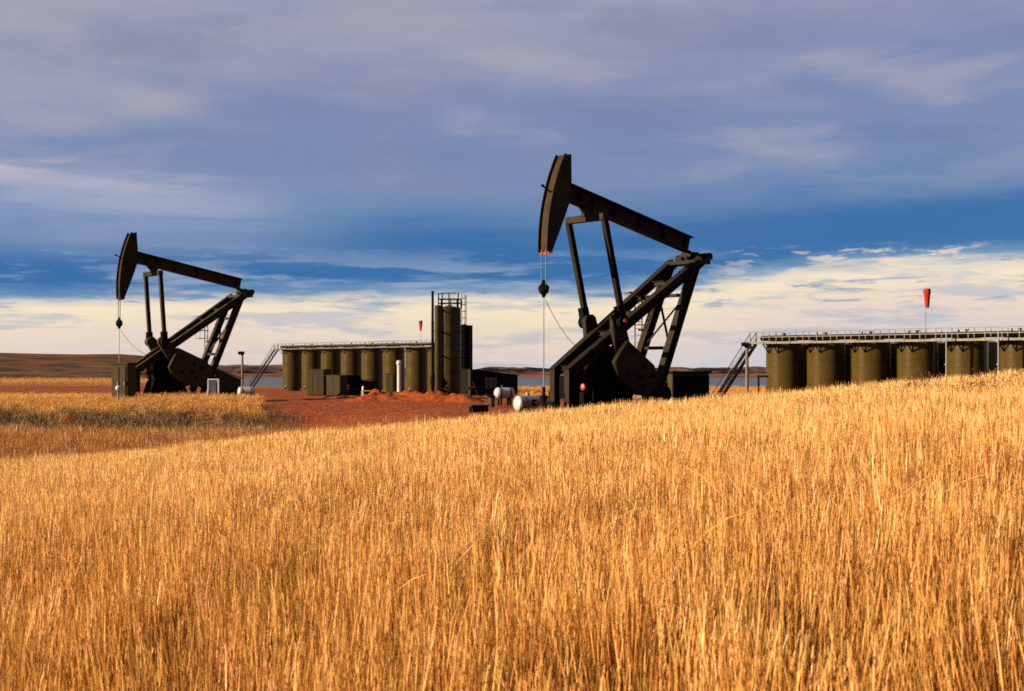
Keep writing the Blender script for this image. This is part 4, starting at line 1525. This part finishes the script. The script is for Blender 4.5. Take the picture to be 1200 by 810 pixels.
def scatter(name, label, variants, pts, rots, scls, tints, idx):
    """one object: plant meshes plus scatter points, spread by geometry nodes"""
    V, Fc, SH, kind = [], [], [], []
    for k, (v, f, s) in enumerate(variants):
        n = len(V)
        V += v
        Fc += [tuple(i + n for i in q) for q in f]
        SH += s
        kind += [k] * len(v)
    n0 = len(V)
    npt = len(pts)
    V = np.concatenate([np.array(V, float), pts])
    kind = np.concatenate([np.array(kind), -np.ones(npt, int)]).astype(np.int32)
    me = bpy.data.meshes.new(name)
    me.from_pydata(V.tolist(), [], Fc)
    total = len(V)

    def attr(nm, typ, key, data, width):
        a = me.attributes.new(nm, typ, 'POINT')
        full = np.zeros((total, width), np.float32)
        full[n0:] = data
        a.data.foreach_set(key, full.ravel())
    a = me.attributes.new('plant', 'INT', 'POINT')
    a.data.foreach_set('value', kind)
    a = me.attributes.new('pick', 'INT', 'POINT')
    full = np.zeros(total, np.int32)
    full[n0:] = idx
    a.data.foreach_set('value', full)
    attr('rot', 'FLOAT_VECTOR', 'vector', rots, 3)
    attr('scl', 'FLOAT_VECTOR', 'vector', scls, 3)
    t4 = np.concatenate([tints, np.ones((npt, 1))], 1)
    attr('tint', 'FLOAT_COLOR', 'color', t4, 4)
    a = me.attributes.new('shade', 'FLOAT_COLOR', 'POINT')
    full = np.ones((total, 4), np.float32)
    full[:n0] = np.array(SH, np.float32)
    a.data.foreach_set('color', full.ravel())
    me.materials.append(M['grass'])
    o = bpy.data.objects.new(name, me)
    C.objects.link(o)
    tag(o, label, None, None, 'stuff')

    ng = bpy.data.node_groups.new(name + '_scatter', 'GeometryNodeTree')
    ng.interface.new_socket('Geometry', in_out='INPUT', socket_type='NodeSocketGeometry')
    ng.interface.new_socket('Geometry', in_out='OUTPUT', socket_type='NodeSocketGeometry')
    N, Lk = ng.nodes, ng.links
    gi, go = N.new('NodeGroupInput'), N.new('NodeGroupOutput')

    def named(nm, typ):
        q = N.new('GeometryNodeInputNamedAttribute')
        q.data_type = typ
        q.inputs['Name'].default_value = nm
        return q.outputs['Attribute']

    kindv = named('plant', 'INT')

    def sep(val):
        cmp_ = N.new('FunctionNodeCompare')
        cmp_.data_type = 'INT'
        cmp_.operation = 'EQUAL'
        ins = [s for s in cmp_.inputs if s.type == 'INT']
        Lk.new(kindv, ins[0])
        ins[1].default_value = val
        sp = N.new('GeometryNodeSeparateGeometry')
        sp.domain = 'POINT'
        Lk.new(gi.outputs[0], sp.inputs['Geometry'])
        Lk.new(cmp_.outputs[0], sp.inputs['Selection'])
        return sp.outputs['Selection']
    jn = N.new('GeometryNodeJoinGeometry')
    for k in reversed(range(len(variants))):
        g2 = N.new('GeometryNodeGeometryToInstance')
        Lk.new(sep(k), g2.inputs[0])
        Lk.new(g2.outputs[0], jn.inputs[0])
    ip = N.new('GeometryNodeInstanceOnPoints')
    Lk.new(sep(-1), ip.inputs['Points'])
    Lk.new(jn.outputs[0], ip.inputs['Instance'])
    ip.inputs['Pick Instance'].default_value = True
    Lk.new(named('pick', 'INT'), ip.inputs['Instance Index'])
    e2r = N.new('FunctionNodeEulerToRotation')
    Lk.new(named('rot', 'FLOAT_VECTOR'), e2r.inputs[0])
    Lk.new(e2r.outputs[0], ip.inputs['Rotation'])
    Lk.new(named('scl', 'FLOAT_VECTOR'), ip.inputs['Scale'])
    Lk.new(ip.outputs[0], go.inputs[0])
    md = o.modifiers.new('scatter', 'NODES')
    md.node_group = ng
    return o


nr = np.random.default_rng(11)


def field(x, y):
    """broad 0..1 variation over the plan"""
    return 0.5 + 0.5 * lump(x, y, 0.55, 4.0) * 0.6 + 0.25 * lump(x, y, 1.9, 8.0)


def points(n, ylo, yhi, qlo, qhi, margin, keep=None):
    """n random plan points between two distances and two bearings, evenly over the ground"""
    y = np.sqrt(nr.random(n) * (yhi ** 2 - ylo ** 2) + ylo ** 2)
    x = (qlo + (qhi - qlo) * nr.random(n)) * y + margin * (nr.random(n) * 2 - 1)
    if keep is not None:
        k = keep(x, y)
        x, y = x[k], y[k]
    return x, y


def plant(x, y, sc, sc_var, nvar, tint, tint_var, leanamt=0.10, wind=(0.05, 0.02)):
    n = len(x)
    z = height(x, y) - 0.015
    pts = np.stack([x, y, z], 1)
    rots = np.stack([nr.normal(wind[1], leanamt, n), nr.normal(wind[0], leanamt, n), nr.random(n) * 2 * PI], 1)
    s = sc * (1 + sc_var * nr.normal(0, 1, n))
    s = np.clip(s, sc * 0.45, sc * 1.6)
    f = field(x, y)
    s = s * (0.85 + 0.3 * f)
    scl = np.stack([np.full(n, 1.0) * (0.8 + 0.4 * nr.random(n)) * np.maximum(sc, 1.0), np.full(n, 1.0) * (0.8 + 0.4 * nr.random(n)) * np.maximum(sc, 1.0), s], 1)
    t = np.array(tint)[None, :] * (1 + tint_var * nr.normal(0, 1, n))[:, None]
    warm = (f - 0.5)[:, None] * np.array([[0.12, 0.18, 0.26]])
    t = np.clip(t * (1 + warm), 0.1, 1.6)
    idx = nr.integers(0, nvar, n)
    return pts, rots, scl, t, idx


# golden grass of the near hill, in three reaches of density
fine = [clump(100 + k, 120, 0.23, 0.40, 0.78, 0.22, 0.92, 0.10, 0.9, (0.462, 0.268, 0.084), 0.36) for k in range(7)]


def bent(seed):
    """a few long stalks bowed over or lying across their neighbours"""
    r = random.Random(seed)
    V, Fc, SH = [], [], []
    for _ in range(6):
        a = r.random() * 2 * PI
        L_ = 0.55 + 0.35 * r.random()
        bow = 0.5 + 1.1 * r.random()
        b0 = (0.15 * r.uniform(-1, 1), 0.15 * r.uniform(-1, 1))
        col = tuple(c * r.uniform(0.9, 1.25) for c in (0.38, 0.215, 0.062)) + (1.0,)
        p = [b0[0], b0[1], 0.05 + 0.2 * r.random()]
        th = 0.15 + 0.35 * r.random()
        n0 = len(V)
        w = 0.0020 + 0.0012 * r.random()
        for j in range(9):
            ww = w * (1.0 if j < 6 else (1.5 if j < 8 else 0.3))
            V.append((p[0] + math.sin(a) * ww / 2, p[1] - math.cos(a) * ww / 2, p[2] - ww * 0.4))
            V.append((p[0] - math.sin(a) * ww / 2, p[1] + math.cos(a) * ww / 2, p[2] + ww * 0.4))
            SH.extend([col, col])
            st_ = L_ / 8
            p = [p[0] + math.cos(a) * math.sin(th) * st_, p[1] + math.sin(a) * math.sin(th) * st_, p[2] + math.cos(th) * st_]
            th += bow / 8 * (0.5 + j * 0.14)
        for j in range(8):
            q = n0 + 2 * j
            Fc.append((q, q + 1, q + 3, q + 2))
    return V, Fc, SH


fine += [bent(700 + k) for k in range(4)]
fine += [clump(800 + k, 190, 0.23, 0.38, 0.80, 0.22, 0.85, 0.11, 0.62) for k in range(6)]      # 11..16: nearest, finest stalks
parts_ = []
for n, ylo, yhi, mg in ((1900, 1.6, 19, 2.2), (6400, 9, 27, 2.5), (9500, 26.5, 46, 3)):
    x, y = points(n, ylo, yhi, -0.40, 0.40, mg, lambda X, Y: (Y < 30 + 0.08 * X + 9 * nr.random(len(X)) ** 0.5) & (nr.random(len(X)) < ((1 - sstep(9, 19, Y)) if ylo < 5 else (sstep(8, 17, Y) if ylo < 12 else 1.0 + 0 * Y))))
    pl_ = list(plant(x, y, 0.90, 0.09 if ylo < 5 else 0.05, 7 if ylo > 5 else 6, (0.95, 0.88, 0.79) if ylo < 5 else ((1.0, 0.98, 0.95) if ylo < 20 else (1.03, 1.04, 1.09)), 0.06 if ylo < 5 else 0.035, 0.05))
    if ylo < 5:
        pl_[4] = pl_[4] + 11
    parts_.append(tuple(pl_))
x, y = points(70, 6.2, 12, -0.40, 0.40, 1.5)          # bowed stalks among the nearest grass
pb_ = list(plant(x, y, 1.0, 0.10, 4, (1.0, 1.0, 1.0), 0.10, 0.08))
pb_[4] = pb_[4] + 7
parts_.append(tuple(pb_))
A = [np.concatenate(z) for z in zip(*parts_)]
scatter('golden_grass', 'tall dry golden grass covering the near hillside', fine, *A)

# duller rust-coloured grass in the hollow beyond the crest
coarse = [clump(300 + k, 34, 0.22, 0.30, 0.70, 0.4, 0.8, 0.25) for k in range(5)]


def keep_hollow(X, Y):
    q = X / Y
    return (Y > 34 + 0.08 * X) & (q < -0.10 - 0.10 * sstep(52, 66, Y) + 0.03 * nr.random(len(X)))


x, y = points(9000, 34, 65, -0.44, -0.08, 4, keep_hollow)
a = plant(x, y, 0.90, 0.22, 5, (0.62, 0.47, 0.33), 0.16)
scatter('rust_grass', 'duller rust brown grass in the hollow beyond the hill crest', coarse, *a)


def keep_bank(X, Y):
    q = X / Y
    return (q < -0.183 + 0.012 * nr.random(len(X))) & (Y > 72.5 + 3.5 * nr.random(len(X)) + 1.8 * lump(X, Y, 0.45, 2.0))


x, y = points(9500, 71, 88.5, -0.45, -0.16, 4, keep_bank)
a = plant(x, y, 0.60, 0.22, 5, (0.98, 0.90, 0.75), 0.12)
scatter('bank_grass', 'bright golden grass strip on the bank before the smaller pump jack', coarse, *a)

x, y = points(5200, 63.5, 75.5, -0.45, -0.185, 3, lambda X, Y: lump(X, Y, 0.6, 1.0) + 0.5 * lump(X, Y, 1.7, 3.0) > -0.25)
a = plant(x, y, 0.62, 0.35, 5, (0.17, 0.16, 0.11), 0.25, 0.2)
scatter('dark_weeds', 'dark olive brown weeds filling the ditch below the grass bank', coarse, *a)

# far meadow strips
x1, y1 = points(4000, 396, 480, -0.46, -0.20, 6)
x2, y2 = points(5000, 104, 300, 0.004, 0.20, 4, lambda X, Y: ~((X > 22) & (Y > 112) & (Y < 150)))
x, y = np.concatenate([x1, x2]), np.concatenate([y1, y2])
a = plant(x, y, 1.05, 0.25, 5, (1.0, 0.90, 0.72), 0.14)
a[2][:, :2] *= 2.2
scatter('meadow_grass', 'far golden meadow grass beyond the pads', coarse, *a)

# dead brown weeds standing in the golden grass
weeds = [weed(500 + k, 0.80) for k in range(4)]
spots = [(1165, 25, 46, 1.0), (985, 23, 12, 0.7), (1190, 22.5, 14, 0.8), (352, 10.5, 2, 0.2)]
wx_, wy_ = [], []
for p, D, n, sp in spots:
    for _ in range(n):
        wx_.append(px(p, D) + nr.normal(0, sp))
        wy_.append(D + nr.normal(0, sp))
a = plant(np.array(wx_), np.array(wy_), 0.92, 0.1, 4, (1.25, 1.1, 0.9), 0.15, 0.12)
scatter('dead_weeds', 'dead brown branching weeds standing among the golden grass', weeds, *a)
